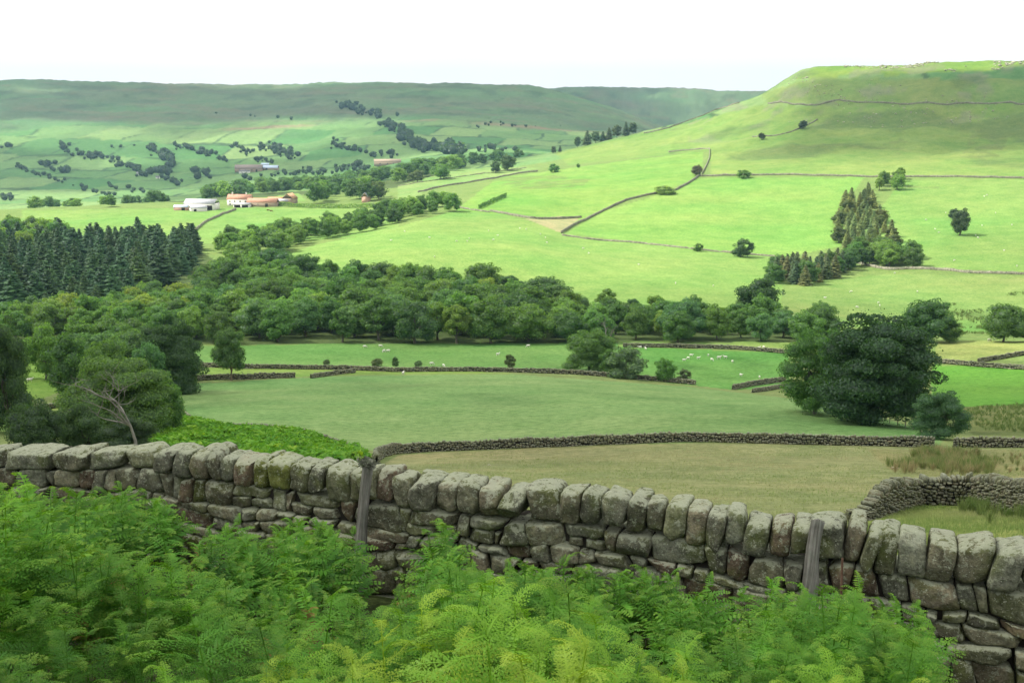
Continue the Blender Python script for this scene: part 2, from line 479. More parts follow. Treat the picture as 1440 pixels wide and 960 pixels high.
BANK = [(205, 625), (205, 590), (225, 572), (248, 572), (262, 596), (330, 608), (400, 612), (440, 622), (500, 640), (515, 655), (420, 660), (330, 660), (230, 655)]

_t = np.concatenate([np.arange(-180, -40, 4.0), np.arange(-40, -30, .5), np.arange(-30, 30, .085), np.arange(30, 40, .5), np.arange(40, 180, 4.0)])
_t = np.radians(_t); nT = len(_t)
_r = np.unique(np.concatenate([np.exp(np.linspace(math.log(.25), math.log(20), 90)), np.exp(np.linspace(math.log(20), math.log(400), 330)), np.exp(np.linspace(math.log(400), math.log(6300), 400))])); nRg = len(_r)
TT, RR = np.meshgrid(_t, _r, indexing='ij')
gx, gy = (RR * np.sin(TT)).ravel(), (RR * np.cos(TT)).ravel()
gz = H(gx, gy)
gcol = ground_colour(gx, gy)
ii, jj = np.meshgrid(np.arange(nT), np.arange(nRg - 1), indexing='ij')
i2 = (ii + 1) % nT
gf = np.stack([ii * nRg + jj, ii * nRg + jj + 1, i2 * nRg + jj + 1, i2 * nRg + jj], -1).reshape(-1, 4)
V = np.c_[gx, gy, gz]
V = np.vstack([V, [[0, 0, float(H(0., 0.))]]])
gcol = np.vstack([gcol, [[.06, .045, .028]]])
cf = np.array([[len(V) - 1, i * nRg, ((i + 1) % nT) * nRg] for i in range(nT)])

m = new_mat('grass_ground'); n = NT(m)
P = n.pos(); a = n.attr('gcol')
base = a.outputs['Color']
big = n.noise(P, .11, 5, .6)
base = n.mix(base, n.ramp(big, [(.3, (.80, .88, .80)), (.7, (1.2, 1.10, 1.15))]), 1.0, 'MULTIPLY')
med = n.noise(P, .9, 5, .65)
base = n.mix(base, n.ramp(med, [(.3, (.68, .74, .66)), (.7, (1.30, 1.24, 1.28))]), 1.0, 'MULTIPLY')
fine = n.noise(P, 7.0, 4, .7)
base = n.mix(base, n.ramp(fine, [(.3, (.58, .62, .56)), (.7, (1.42, 1.36, 1.32))]), 1.0, 'MULTIPLY')
hgt = n.math('ADD', n.math('MULTIPLY', fine, .25), med)
n.out(n.bsdf(base, 1.0, .05, n.bump(hgt, .6, .35)))
M_GROUND = m
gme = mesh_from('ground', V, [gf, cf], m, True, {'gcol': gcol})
ground = link('ground', gme); tag(ground, kind='structure')

# ------------------------------------------------------------------ the air between here and the moor
hz = Acc(); hz.add(box_v(-6400, 6400, -6400, 6400, float(gz.min()) - 1.0, float(gz.max()) + 14), BOXF)
m = new_mat('air'); n = NT(m)
vol = n.n('ShaderNodeVolumePrincipled'); vol.inputs['Color'].default_value = (.44, .74, 1, 1)
vol.inputs['Density'].default_value = 0.00008; vol.inputs['Anisotropy'].default_value = 0.2
o_ = n.n('ShaderNodeOutputMaterial'); n.l(vol.outputs[0], o_.inputs['Volume'])
hzo = link('haze', hz.mesh('haze', m)); tag(hzo, kind='stuff')
# ------------------------------------------------------------------ stone
def stone_mat(name, grey, lichen=.5, moss=.4, scale=1.0):
    m = new_mat(name); n = NT(m)
    P = n.pos(); a = n.attr('tone')
    nz = n.noise(P, 9 * scale, 6, .65); nf = n.noise(P, 38 * scale, 5, .7); ng = n.noise(P, 120 * scale, 3, .6)
    c = n.mix(a.outputs['Color'], n.ramp(nz, [(.28, (.42, .41, .38)), (.5, (1, 1, 1)), (.74, (1.6, 1.55, 1.4))]), 1.0, 'MULTIPLY')
    c = n.mix(c, n.ramp(nf, [(.35, (.62, .62, .60)), (.7, (1.3, 1.3, 1.28))]), 1.0, 'MULTIPLY')
    geo = n.n('ShaderNodeNewGeometry')
    sx = n.n('ShaderNodeSeparateXYZ'); n.l(geo.outputs['Normal'], sx.inputs[0])
    up = n.math('MAXIMUM', sx.outputs[2], 0.0)
    # moss: soft green, upper faces and damp places
    mo = n.noise(P, 3.3 * scale, 5, .6)
    mf = n.math('MULTIPLY', n.ramp(n.math('ADD', mo, n.math('MULTIPLY', up, .10)), [(.50, (0, 0, 0)), (.66, (1, 1, 1))]), moss)
    c = n.mix(c, (.105, .125, .035), mf)
    # lichen: pale crusts, strongest on the tops
    l1 = n.noise(P, 16 * scale, 6, .75)
    lf = n.ramp(n.math('ADD', l1, n.math('MULTIPLY', up, .15)), [(.565, (0, 0, 0)), (.61, (1, 1, 1))])
    lf = n.math('MULTIPLY', lf, lichen)
    c = n.mix(c, n.mix((.44, .45, .39), (.28, .30, .21), nf), lf)
    l2 = n.noise(P, 55 * scale, 2, .5)
    c = n.mix(c, (.55, .55, .48), n.math('MULTIPLY', n.ramp(l2, [(.66, (0, 0, 0)), (.70, (1, 1, 1))]), .8 * lichen))
    c = n.mix(c, (1.03, 1.04, .93), 1.0, 'MULTIPLY')
    h = n.math('ADD', n.math('ADD', nz, n.math('MULTIPLY', nf, .5)), n.math('MULTIPLY', ng, .22))
    n.out(n.bsdf(c, .95, .1, n.bump(h, 1.0, .038 / scale)))
    return m
M_STONE = stone_mat('gritstone', 1, .75, .6)
M_STONE_MID = stone_mat('gritstone_weathered', 1, .45, .3, .5)
m = new_mat('gritstone_far'); n = NT(m); P = n.pos()
vz = n.n('ShaderNodeTexVoronoi', i_Scale=1.6); n.l(P, vz.inputs['Vector'])
c = n.mix(n.ramp(vz.outputs['Color'], [(0, (.12, .12, .085)), (1, (.33, .32, .25))]), n.ramp(n.noise(P, .5, 3), [(.3, (.7, .75, .65)), (.7, (1.2, 1.15, 1.1))]), 1.0, 'MULTIPLY')
n.out(n.bsdf(c, 1, .05, n.bump(vz.outputs['Distance'], 1.0, .15))); M_STONE_FAR = m
m = new_mat('wall_hearting'); n = NT(m); n.out(n.bsdf((.035, .032, .026), 1, 0)); M_DARK = m

def cube_sphere(k):
    """surface grid of a cube -> vertices in [-1,1]^3 welded, quads"""
    idx, vs, fs = {}, [], []
    def vid(p):
        key = tuple(int(round(c)) for c in p)
        if key not in idx: idx[key] = len(vs); vs.append([c / k * 2 - 1 for c in key])
        return idx[key]
    for ax in range(3):
        for side in (0, k):
            for i in range(k):
                for j in range(k):
                    q = []
                    for di, dj in ((0, 0), (1, 0), (1, 1), (0, 1)):
                        p = [0, 0, 0]; p[ax] = side; p[(ax + 1) % 3] = i + di; p[(ax + 2) % 3] = j + dj
                        q.append(vid(p))
                    fs.append(q if side else q[::-1])
    return np.array(vs, float), np.array(fs)
CS = {k: cube_sphere(k) for k in (2, 3, 4, 9)}
def round_box(k, p):
    v, f = CS[k]
    nrm = (np.abs(v) ** p).sum(1) ** (1.0 / p)
    mx = np.abs(v).max(1)
    return v * (mx / nrm)[:, None], f

STONE_TONES = [(.195, .185, .140), (.17, .165, .125), (.225, .21, .16), (.19, .192, .130), (.155, .152, .125), (.20, .175, .135), (.185, .187, .155)]
def put_stone(acc, quad, q0, q1, fr, k=9, p=5.5, amp=.02, gap=.010, tone=None, seed=0):
    """quad: (s,z) of the corners lb, rb, rt, lt; q0..q1 depth; fr(s,q,z)->xyz"""
    quad = np.asarray(quad, float); cen = quad.mean(0)
    d = quad - cen; L = np.linalg.norm(d, axis=1)[:, None]
    quad = cen + d * (1 - gap * 1.4 / np.maximum(L, .03)) * (1.045 if k >= 9 else 1.0)
    v, f = round_box(k, p)
    a = (v[:, 0] + 1) / 2; b = (v[:, 2] + 1) / 2; c = (v[:, 1] + 1) / 2
    sz = (quad[0][None] * ((1 - a) * (1 - b))[:, None] + quad[1][None] * (a * (1 - b))[:, None]
          + quad[2][None] * (a * b)[:, None] + quad[3][None] * ((1 - a) * b)[:, None])
    q = q0 + (q1 - q0) * c
    P_ = fr(sz[:, 0], q, sz[:, 1])
    if k >= 4:
        cen3 = P_.mean(0); dr = P_ - cen3; dr /= np.linalg.norm(dr, axis=1)[:, None] + 1e-9
        s_ = 5.0
        off = fbm(P_[:, 0] * s_ + seed * 3.7, P_[:, 1] * s_ + seed, P_[:, 2] * s_, oct=4, seed=seed % 97) * amp * 1.9
        # chipped flats: pull vertices back to a few random planes
        for t in range(5):
            pn = rng.normal(size=3); pn /= np.linalg.norm(pn)
            ext = dr @ pn * np.linalg.norm(P_ - cen3, axis=1)
            lim = ext.max() * rng.uniform(.76, .95)
            P_ = P_ - np.outer(np.maximum(ext - lim, 0), pn)
        P_ = P_ + dr * off[:, None]
    tn = tone if tone is not None else STONE_TONES[rng.randint(len(STONE_TONES))]
    tn = np.array(tn) * rng.uniform(.62, 1.25)
    acc.add(P_, f, tone=tn)

def near_frame(s, q, z):
    s = np.asarray(s); q = np.asarray(q)
    # the line of the wall wanders a little
    w = .05 * np.sin(s * 1.1) + .03 * np.sin(s * 2.7 + 1)
    return np.stack([P0[0] + WE[0] * s + WN[0] * (q + w), P0[1] + WE[1] * s + WN[1] * (q + w), z + 0 * s], -1)
def s_of_u(u, v=680, q=0.0):
    th, sl = ray(u, v); dx, dy = math.sin(th), math.cos(th)
    r = (Q0 + q) / (WN[0] * dx + WN[1] * dy)
    return float(WE @ (np.array([dx * r, dy * r]) - P0)), float(sl * r)
TOPS = [(-250, 630), (0, 625), (110, 627), (200, 621), (270, 628), (330, 635), (400, 640), (450, 642), (480, 647), (530, 655), (600, 663), (650, 668), (700, 677), (780, 679), (830, 686), (880, 695), (960, 706), (1000, 711), (1060, 721), (1120, 728), (1200, 726), (1240, 735), (1290, 743), (1330, 751), (1380, 752), (1440, 757), (1700, 785)]
_ts = np.array([s_of_u(u, v) for u, v in TOPS])
def ztop(s): return np.interp(s, _ts[:, 0], _ts[:, 1]) - .07
CU = [-210, -150, -95, -30, 10, 78, 122, 175, 218, 246, 268, 292, 308, 328, 357, 378, 412, 440, 462, 497, 512, 530, 553, 577, 614, 645, 676, 702, 737, 788, 816, 845, 880, 906, 932, 965, 994, 1020, 1049, 1085, 1117, 1143, 1192, 1221, 1240, 1271, 1311, 1353, 1405, 1450, 1500, 1560, 1610, 1680]
cs = [s_of_u(u, 680)[0] for u in CU]
def cope_h(s):
    u_ = np.interp(s, cs, CU)
    return np.interp(u_, [0, 215, 250, 500, 900, 1250, 1440], [.20, .21, .27, .30, .31, .34, .36])

near_wall = empty('dry_stone_wall', near_frame(0., .25, -4.6), 'big mossy gritstone dry stone wall right across the foreground above the bracken', 'wall')
near_wall['kind'] = 'thing'
wl = near_wall.location
def rel(fr):
    return lambda s, q, z: fr(s, q, z) - np.array([wl[0], wl[1], wl[2]])
frN = rel(near_frame)
# cope stones, each a block of its own
for i in range(len(cs) - 1):
    s0, s1 = cs[i], cs[i + 1]
    if s1 < -2.6 or s0 > 12.0: continue
    sm = (s0 + s1) / 2; hh = cope_h(sm) * rng.uniform(.84, 1.06)
    tl = rng.normal() * .020; jt = rng.uniform(-.022, .022, 4)
    zt = float(ztop(sm)) + rng.uniform(-.022, .022)
    dz = (float(ztop(s1)) - float(ztop(s0))) / 2
    acc = Acc()
    quad = [(s0 + tl + .005, zt - hh - dz + jt[0] * .5), (s1 + tl - .005, zt - hh + dz + jt[1] * .5), (s1 - tl + jt[2] * .5, zt + dz + jt[2]), (s0 - tl + jt[3] * .5, zt - dz + jt[3])]
    tone = None
    if rng.rand() < .10: tone = (.19, .145, .115)
    if CU[i] in (357, 378): tone = (.16, .175, .06)
    put_stone(acc, quad, -.04 + rng.uniform(-.05, .04), .36 + rng.uniform(-.08, .05), frN, 9, rng.uniform(5, 11), .024, .004, tone, seed=i + 5)
    co = link('cope_stone', acc.mesh('cope_stone', M_STONE, True), near_wall)
    if rng.rand() < .35:      # a smaller wedge lying behind, as in old walls
        pass
# face: uneven courses
acc = Acc()
S0, S1 = -2.8, 12.2
base_z = -5.0
def undern(s): return float(ztop(s)) - float(cope_h(s)) - .0
levels = [0.0]; 
while levels[-1] < 1.6: levels.append(levels[-1] + rng.choice([.09, .12, .15, .18, .23], p=[.18, .28, .26, .18, .10]))
def lev(j, s):
    if j == 0: return undern(s)
    return undern(s) - levels[j] + .06 * float(vnoise(s * 1.5, j * 7.7, seed=70)) + .035 * float(vnoise(s * 4.5, j * 3.1, seed=71))
for j in range(len(levels) - 1):
    s = S0 + rng.uniform(-.2, 0)
    lean = 0
    while s < S1:
        h_ = levels[j + 1] - levels[j]
        wd = (.11 + .38 * rng.rand() ** 1.5) * (.8 + .5 * rng.rand())
        e0, e1 = s, s + wd
        nl = rng.uniform(-.07, .07)
        zt0, zt1, zb0, zb1 = lev(j, e0), lev(j, e1), lev(j + 1, e0), lev(j + 1, e1)
        bat = lambda z_: -.02 - .10 * (undern(e0) - z_)
        q0 = -.03 - .09 * levels[j] + rng.uniform(-.035, .03)
        sd_ = rng.randint(1000)
        r_ = rng.rand()
        tone = (.185, .14, .11) if rng.rand() < .07 else ((.15, .16, .07) if rng.rand() < .04 else None)
        if h_ > .2 and r_ < .28 and wd > .2:      # two thin stones instead of one thick
            f_ = rng.uniform(.38, .62)
            zm0, zm1 = zt0 * (1 - f_) + zb0 * f_, zt1 * (1 - f_) + zb1 * f_
            put_stone(acc, [(e0 + lean, zm0), (e1 + nl * .5, zm1), (e1, zt1), (e0, zt0)], q0, q0 + .3, frN, 9, rng.uniform(5, 11), .018, .008, tone, sd_)
            mid = e0 + wd * rng.uniform(.3, .7)
            put_stone(acc, [(e0 + lean, zb0), (mid, (zb0 + zb1) / 2), (mid, (zm0 + zm1) / 2), (e0 + lean, zm0)], q0 + .01, q0 + .3, frN, 9, rng.uniform(4.5, 9), .018, .008, None, sd_ + 1)
            put_stone(acc, [(mid, (zb0 + zb1) / 2), (e1 + nl, zb1), (e1 + nl * .5, zm1), (mid, (zm0 + zm1) / 2)], q0, q0 + .3, frN, 9, rng.uniform(4.5, 9), .018, .008, None, sd_ + 2)
        else:
            put_stone(acc, [(e0 + lean, zb0), (e1 + nl, zb1), (e1, zt1), (e0, zt0)], q0, q0 + .32, frN, 9, rng.uniform(5, 12), .022, .008, tone, sd_)
        lean = nl
        s = e1
fc = link('rubble_face', acc.mesh('rubble_face', M_STONE, True), near_wall)
# the far face of the same wall, plainer
acc = Acc()
for j in range(5):
    s = S0
    while s < S1:
        wd = rng.uniform(.25, .55); zt = undern(s) - j * .27
        put_stone(acc, [(s, zt - .27), (s + wd, zt - .27), (s + wd, zt), (s, zt)], .18, .52, frN, 4, 5, .02, .01, None, rng.randint(999)); s += wd
link('back_face', acc.mesh('back_face', M_STONE, True), near_wall)
acc = Acc()
sg = np.linspace(S0, S1, 60); vv, ff = [], []
for s in sg:
    zt = undern(s) - .03
    vv += [frN(s, .06, base_z), frN(s, .42, base_z), frN(s, .42, zt), frN(s, .06, zt)]
for i in range(len(sg) - 1):
    b = i * 4
    for k in range(4): ff.append([b + k, b + (k + 1) % 4, b + 4 + (k + 1) % 4, b + 4 + k])
acc.add(vv, ff)
link('hearting', acc.mesh('hearting', M_DARK), near_wall)

# weathered rails leaning on the wall
m = new_mat('weathered_timber'); n = NT(m); P = n.obj()
mp = n.n('ShaderNodeMapping'); mp.inputs['Scale'].default_value = (60, 60, 3.0); n.l(P, mp.inputs[0])
g = n.noise(mp.outputs[0], 1.0, 5, .7); g2 = n.noise(P, 9, 4)
c = n.mix(n.ramp(g, [(.3, (.075, .068, .06)), (.5, (.19, .18, .165)), (.75, (.32, .31, .29))]), n.ramp(g2, [(.35, (.75, .8, .72)), (.7, (1.15, 1.12, 1.08))]), 1.0, 'MULTIPLY')
n.out(n.bsdf(c, .9, .1, n.bump(g, .8, .012))); M_WOOD = m
def plank(name, pb, pt, wid, thick, label, cat):
    pb, pt = np.array(pb), np.array(pt); L = float(np.linalg.norm(pt - pb))
    acc = Acc(); ns = 14
    for i in range(ns + 1):
        t = i / ns; w_ = wid / 2 * (1 + .10 * math.sin(5 * t + 1)) * (1 - .12 * t); k = thick / 2
        dx_ = .008 * math.sin(7 * t)
        tw = .0 if i < ns else rng.uniform(-.01, .01)
        ring = [(-w_ + dx_, -k), (-w_ * .3, -k * 1.15), (w_ * .4, -k * 1.05), (w_ + dx_, -k * .9), (w_ + dx_, k), (0, k * 1.1), (-w_ + dx_, k * .9)]
        if i == 0: vs = []
        for rx, ry in ring: vs.append((rx, ry, t * L + (rng.uniform(-.025, .015) if i == ns else 0)))
    kk = len(ring)
    f = [[i * kk + a_, i * kk + (a_ + 1) % kk, (i + 1) * kk + (a_ + 1) % kk, (i + 1) * kk + a_] for i in range(ns) for a_ in range(kk)]
    vs.append((0, 0, L)); top = len(vs) - 1
    f3 = [[ns * kk + a_, ns * kk + (a_ + 1) % kk, top] for a_ in range(kk)]
    acc.add(vs, f, f3)
    o = link(name, acc.mesh(name, M_WOOD), None, pb)
    zax = Vector(pt - pb).normalized(); yax = Vector((WN[0], WN[1], 0)); xax = yax.cross(zax).normalized(); yax = zax.cross(xax)
    o.rotation_euler = Matrix((xax, yax, zax)).transposed().to_euler()
    tag(o, label, cat); return o
def wall_px(u, v, q):
    s, z = s_of_u(u, v, q); return near_frame(s, q, z)
pl1 = plank('wooden_post', wall_px(505, 838, -.20), wall_px(521, 648, -.085), .105, .05, 'tall grey weathered wooden post leaning on the near wall, left of the two', 'post')
pl2 = plank('wooden_post', wall_px(1134, 858, -.22), wall_px(1150, 729, -.085), .125, .055, 'broad split grey wooden post against the near wall, right of the two', 'post')
# lichen tuft on the head of the first post
acc = Acc()
c0 = np.zeros(3)
for _ in range(700):
    c0 = c0 * .82 + rng.normal(size=3) * np.array([.022, .014, .011]); d_ = rng.normal(size=3) * .012; e_ = rng.normal(size=3) * .012
    acc.add([c0, c0 + d_, c0 + d_ + e_, c0 + e_], [[0, 1, 2, 3]])
m = new_mat('lichen'); n = NT(m); n.out(n.bsdf((.19, .20, .15), 1, 0)); M_LICH = m
tf = link('lichen_tuft', acc.mesh('lichen_tuft', m), pl1, (0, 0, (Vector(wall_px(521, 648, -.085)) - Vector(wall_px(505, 838, -.20))).length))
# rusty rod
m = new_mat('rusty_iron'); n = NT(m); n.out(n.bsdf(n.ramp(n.noise(n.obj(), 30, 4), [(.3, (.07, .035, .022)), (.7, (.17, .10, .07))]), .9, .2)); M_RUST = m
acc = Acc(); a0, a1 = wall_px(1178, 905, -.85), wall_px(1185, 782, -.75)
tube(acc, [a0 - a0, (a1 - a0) * .5 + np.array([.008, 0, 0]), a1 - a0], [.009, .009, .008], 6)
o = link('rusty_rod', acc.mesh('rusty_rod', M_RUST), None, a0); tag(o, 'thin rusty iron rod standing in the bracken right of the broad post', 'rod')

# ------------------------------------------------------------------ the walls of the fields
def field_wall(path, hgt, cell, label, rmin=0, rmax=7000, thick=.55, mat=None, group=None, rough=False, smooth_n=6, taper=0):
    pts = np.array([hit(u, v, rmin, rmax) for u, v in densify(path, smooth_n)])
    for _ in range(2):
        q_ = pts.copy(); q_[1:-1] = (pts[:-2] + 2 * pts[1:-1] + pts[2:]) / 4; pts = q_
    seg = np.linalg.norm(np.diff(pts[:, :2], axis=0), axis=1); cum = np.concatenate([[0], np.cumsum(seg)])
    Ltot = cum[-1]
    org = pts[len(pts) // 2].copy(); org[2] = float(H(org[0], org[1]))
    wob = rng.uniform(0, 9)
    _g = H(pts[:, 0], pts[:, 1])
    _fs = np.linspace(0, Ltot, max(8, int(Ltot / .7))); _fg = H(np.interp(_fs, cum, pts[:, 0]), np.interp(_fs, cum, pts[:, 1]))
    def fr(s, q, z):
        s = np.asarray(s, float)
        X = np.interp(s, cum, pts[:, 0]); Y = np.interp(s, cum, pts[:, 1])
        e = .6; X2 = np.interp(s + e, cum, pts[:, 0]); Y2 = np.interp(s + e, cum, pts[:, 1]); X1 = np.interp(s - e, cum, pts[:, 0]); Y1 = np.interp(s - e, cum, pts[:, 1])
        tx, ty = X2 - X1, Y2 - Y1; l = np.hypot(tx, ty) + 1e-9; nx, ny = -ty / l, tx / l
        X = X + nx * q; Y = Y + ny * q
        g = np.interp(s, _fs, _fg)
        return np.stack([X, Y, g + z], -1) - org
    root = empty('dry_stone_wall', org, label, 'wall', group); root['kind'] = 'thing'
    acc = Acc(); kst = 2
    def topz(s): return hgt * (1 if not taper else .3 + .7 * float(sstep(0, taper, s))) * (1 + .06 * float(vnoise(s / 4 + wob, 0, seed=81)) + .04 * float(vnoise(s / 1.1 + wob, 4, seed=82)))
    if cell:
        rows = max(2, int(hgt * .8 / (cell * .62))); hr = hgt * .8 / rows
        for side in (1, -1):
            for j in range(rows):
                s = -rng.uniform(0, cell)
                while s < Ltot:
                    wd = cell * rng.uniform(.6, 1.6); zb = j * hr + rng.uniform(-.4, .4) * hr; zt = zb + hr * rng.uniform(.65, 1.4)
                    f_ = topz(s) / hgt
                    e1 = min(s + wd, Ltot + .2)
                    t_ = thick / 2 * (1 - .25 * j / rows)
                    qa = side * t_ + rng.uniform(-.06, .06); qb = side * .05
                    put_stone(acc, [(s, zb * f_), (e1, zb * f_), (e1, zt * f_), (s, zt * f_)], min(qa, qb), max(qa, qb), fr, kst, 3.5, 0, .008, None)
                    s += wd
        body = link('rubble_face', acc.mesh('rubble_face', mat or M_STONE_MID), root)
        acc = Acc(); s = 0
        while s < Ltot:
            wd = cell * rng.uniform(.4, 1.2); zt = topz(s); zt *= rng.uniform(.90, 1.10)
            put_stone(acc, [(s, topz(s) * .74), (s + wd, topz(s) * .74), (s + wd, zt), (s, zt)], -thick * .36, thick * .36, fr, kst, 3.5, 0, .008, None)
            s += wd
        link('coping', acc.mesh('coping', mat or M_STONE_MID), root)
        acc = Acc(); sg = np.arange(0, Ltot, .45); 
        if len(sg) > 1:
            vv = np.concatenate([[fr(s, -thick * .14, -.3), fr(s, thick * .14, -.3), fr(s, thick * .12, topz(s) * .8), fr(s, -thick * .12, topz(s) * .8)] for s in sg])
            ff = [[i * 4 + k, i * 4 + (k + 1) % 4, i * 4 + 4 + (k + 1) % 4, i * 4 + 4 + k] for i in range(len(sg) - 1) for k in range(4)]
            acc.add(vv, ff); link('hearting', acc.mesh('hearting', M_DARK), root)
    else:
        step = 1.6; sg = np.arange(0, Ltot + step, step); vv = []
        for s in sg:
            zt = topz(s) * rng.uniform(.88, 1.12) * (1 if not rough or rng.rand() > .12 else .45)
            vv += [fr(s, -thick / 2, -.8), fr(s, thick / 2, -.8), fr(s, thick * .33, zt), fr(s, -thick * .33, zt * rng.uniform(.95, 1.05))]
        ff = [[i * 4 + k, i * 4 + (k + 1) % 4, i * 4 + 4 + (k + 1) % 4, i * 4 + 4 + k] for i in range(len(sg) - 1) for k in range(4)]
        ff += [[0, 3, 2, 1], [len(vv) - 4, len(vv) - 3, len(vv) - 2, len(vv) - 1]]
        acc.add(vv, ff)
        body = acc.mesh('wall_body', M_STONE_FAR)
        bpy.data.objects.remove(root)
        root = link('dry_stone_wall', body, None, org); tag(root, label, 'wall', group, 'thing')
    return root

field_wall([(530, 658), (528, 650), (536, 643), (552, 638), (600, 635), (650, 633), (700, 631), (850, 625), (960, 621), (1000, 621), (1100, 624), (1200, 626), (1314, 629)], 1.12, .30, 'dark stone wall curving along the far edge of the brown hay meadow', 40, 150)
field_wall([(1340, 629), (1390, 629), (1440, 629), (1560, 631)], 1.05, .30, 'short grey stone wall beyond the gap at the right end of the hay meadow', 90, 150)
field_wall([(1196, 733), (1212, 731), (1237, 725), (1262, 717), (1290, 710), (1330, 710), (1372, 711), (1440, 722), (1500, 734), (1600, 752)], 1.3, .2, 'rubble stone wall of the small enclosure just behind the near wall on the right', 25, 60, taper=3.6, thick=.7)
field_wall([(512, 641), (470, 626), (430, 612), (380, 606), (325, 604)], .8, .35, 'low tumbled stone wall above the bracken bank at the left of the meadow', 60, 160)
field_wall([(300, 604), (272, 598), (256, 583), (246, 566), (243, 552)], .9, .35, 'narrow stone wall climbing past the left corner of the grey green meadow', 60, 260)
field_wall([(240, 514), (330, 518), (420, 519), (480, 520), (560, 523), (640, 522), (720, 523), (820, 527), (880, 532), (920, 535), (978, 541)], 1.25, .55, 'long stone wall between the grey green meadow and the sheep field with small trees', 170, 320)
field_wall([(258, 537), (300, 534), (330, 534), (380, 532), (415, 531)], 1.3, .55, 'dark stone wall under the lone pale trunked tree', 170, 300)
field_wall([(437, 532), (470, 527), (500, 524)], 1.1, .55, 'short curved stone wall at the top of the grey green meadow', 170, 300)
field_wall([(1030, 548), (1060, 542), (1105, 536)], 1.3, .55, 'upper dark wall ending at the big sycamore, left of its crown', 170, 300)
field_wall([(1058, 552), (1080, 549), (1110, 543)], 1.0, .55, 'lower dark wall ending at the big sycamore, left of its crown', 150, 300)
field_wall([(876, 488), (960, 489), (1030, 491), (1060, 493), (1125, 499)], 1.3, .6, 'stone wall across the valley floor behind the white sheep', 200, 345)
field_wall([(1305, 509), (1370, 515), (1440, 520), (1560, 527)], 1.3, .6, 'stone wall right of the big sycamore, lower of two that meet', 150, 330)
field_wall([(1375, 510), (1400, 506), (1440, 499), (1560, 488)], 1.3, .6, 'stone wall right of the big sycamore, upper of two that meet', 150, 330)
field_wall([(0, 577), (50, 577), (110, 570)], 1.0, .5, 'stone wall below the small green bank at the left edge', 80, 200)
fw = lambda p, h, lab, a_=450, b_=1500, **k: field_wall(p, h * .8, 0, lab, a_, b_, thick=.8, **k)
fw([(789, 328), (805, 318), (820, 311), (850, 296), (880, 282), (905, 276), (925, 272), (950, 268), (970, 257), (985, 246)], 1.9, 'dark zigzag wall climbing the sunlit hillside above the pale triangle of ground')
fw([(987, 245), (993, 234), (998, 222), (998, 209), (975, 211), (940, 214)], 1.7, 'steep wall running up the hillside from the stunted thorn bush')
fw([(689, 297), (720, 303), (750, 308), (790, 308), (818, 306)], 1.7, 'pale crooked wall above the big sunlit pasture')
fw([(630, 289), (660, 295), (689, 299)], 1.3, 'broken wall between the spur wood and the big sunlit pasture', rough=True)
fw([(588, 271), (620, 263), (660, 257), (700, 250), (730, 244), (756, 241)], 1.8, 'long dark wall rising to the right past the pair of round trees')
fw([(560, 262), (620, 252), (690, 243), (740, 236)], 1.0, 'thin upper wall along the field beyond the farm lane', rough=True)
fw([(790, 331), (830, 337), (900, 342), (960, 349), (1040, 357), (1090, 361)], 1.2, 'pale low wall along the bottom of the bright green hill field', rough=True)
fw([(985, 248), (1040, 247), (1110, 246), (1220, 249), (1300, 249), (1340, 249), (1440, 251), (1560, 253)], 1.7, 'long level wall across the hill above the bright green field')
fw([(1190, 365), (1215, 373), (1250, 380), (1290, 378), (1340, 381), (1360, 384), (1440, 386), (1560, 387)], 1.6, 'dark wall below the mixed plantation on the right hillside')
fw([(1080, 146), (1150, 149), (1165, 144), (1180, 141), (1200, 144), (1260, 146), (1340, 147), (1440, 145), (1560, 145)], 2.0, 'high intake wall under the rocky brow of the hill')
fw([(1058, 193), (1100, 190), (1128, 180), (1150, 168)], 1.4, 'short broken wall by the thorn trees on the upper hillside', rough=True)
fw([(905, 188), (935, 182), (960, 173), (985, 164), (1010, 154), (1040, 145)], 1.8, 'wall along the left shoulder of the hill against the far moor', 1000, 1500)
fw([(272, 327), (282, 318), (290, 312), (310, 303), (332, 295)], 1.9, 'dark wall slanting up to the farmhouse between two bright fields')
# ------------------------------------------------------------------ clouds (out of the frame, overhead) that shade parts of the dale
def shadow_offset(zc, zg):
    k = (zc - zg) / SDIR[2]
    return SDIR[0] * k, SDIR[1] * k
m = new_mat('cloud'); n = NT(m)
a = n.attr('dens')
tr = n.n('ShaderNodeBsdfTransparent'); tl = n.n('ShaderNodeBsdfTranslucent', i_Color=(.95, .96, 1, 1)); df = n.n('ShaderNodeBsdfDiffuse', i_Color=(.95, .95, .97, 1))
ms = n.n('ShaderNodeMixShader'); ms.inputs[0].default_value = .35; n.l(tl.outputs[0], ms.inputs[1]); n.l(df.outputs[0], ms.inputs[2])
mm = n.n('ShaderNodeMixShader'); n.l(a.outputs['Fac'], mm.inputs[0]); n.l(tr.outputs[0], mm.inputs[1]); n.l(ms.outputs[0], mm.inputs[2]); n.out(mm.outputs[0])
M_CLOUD = m
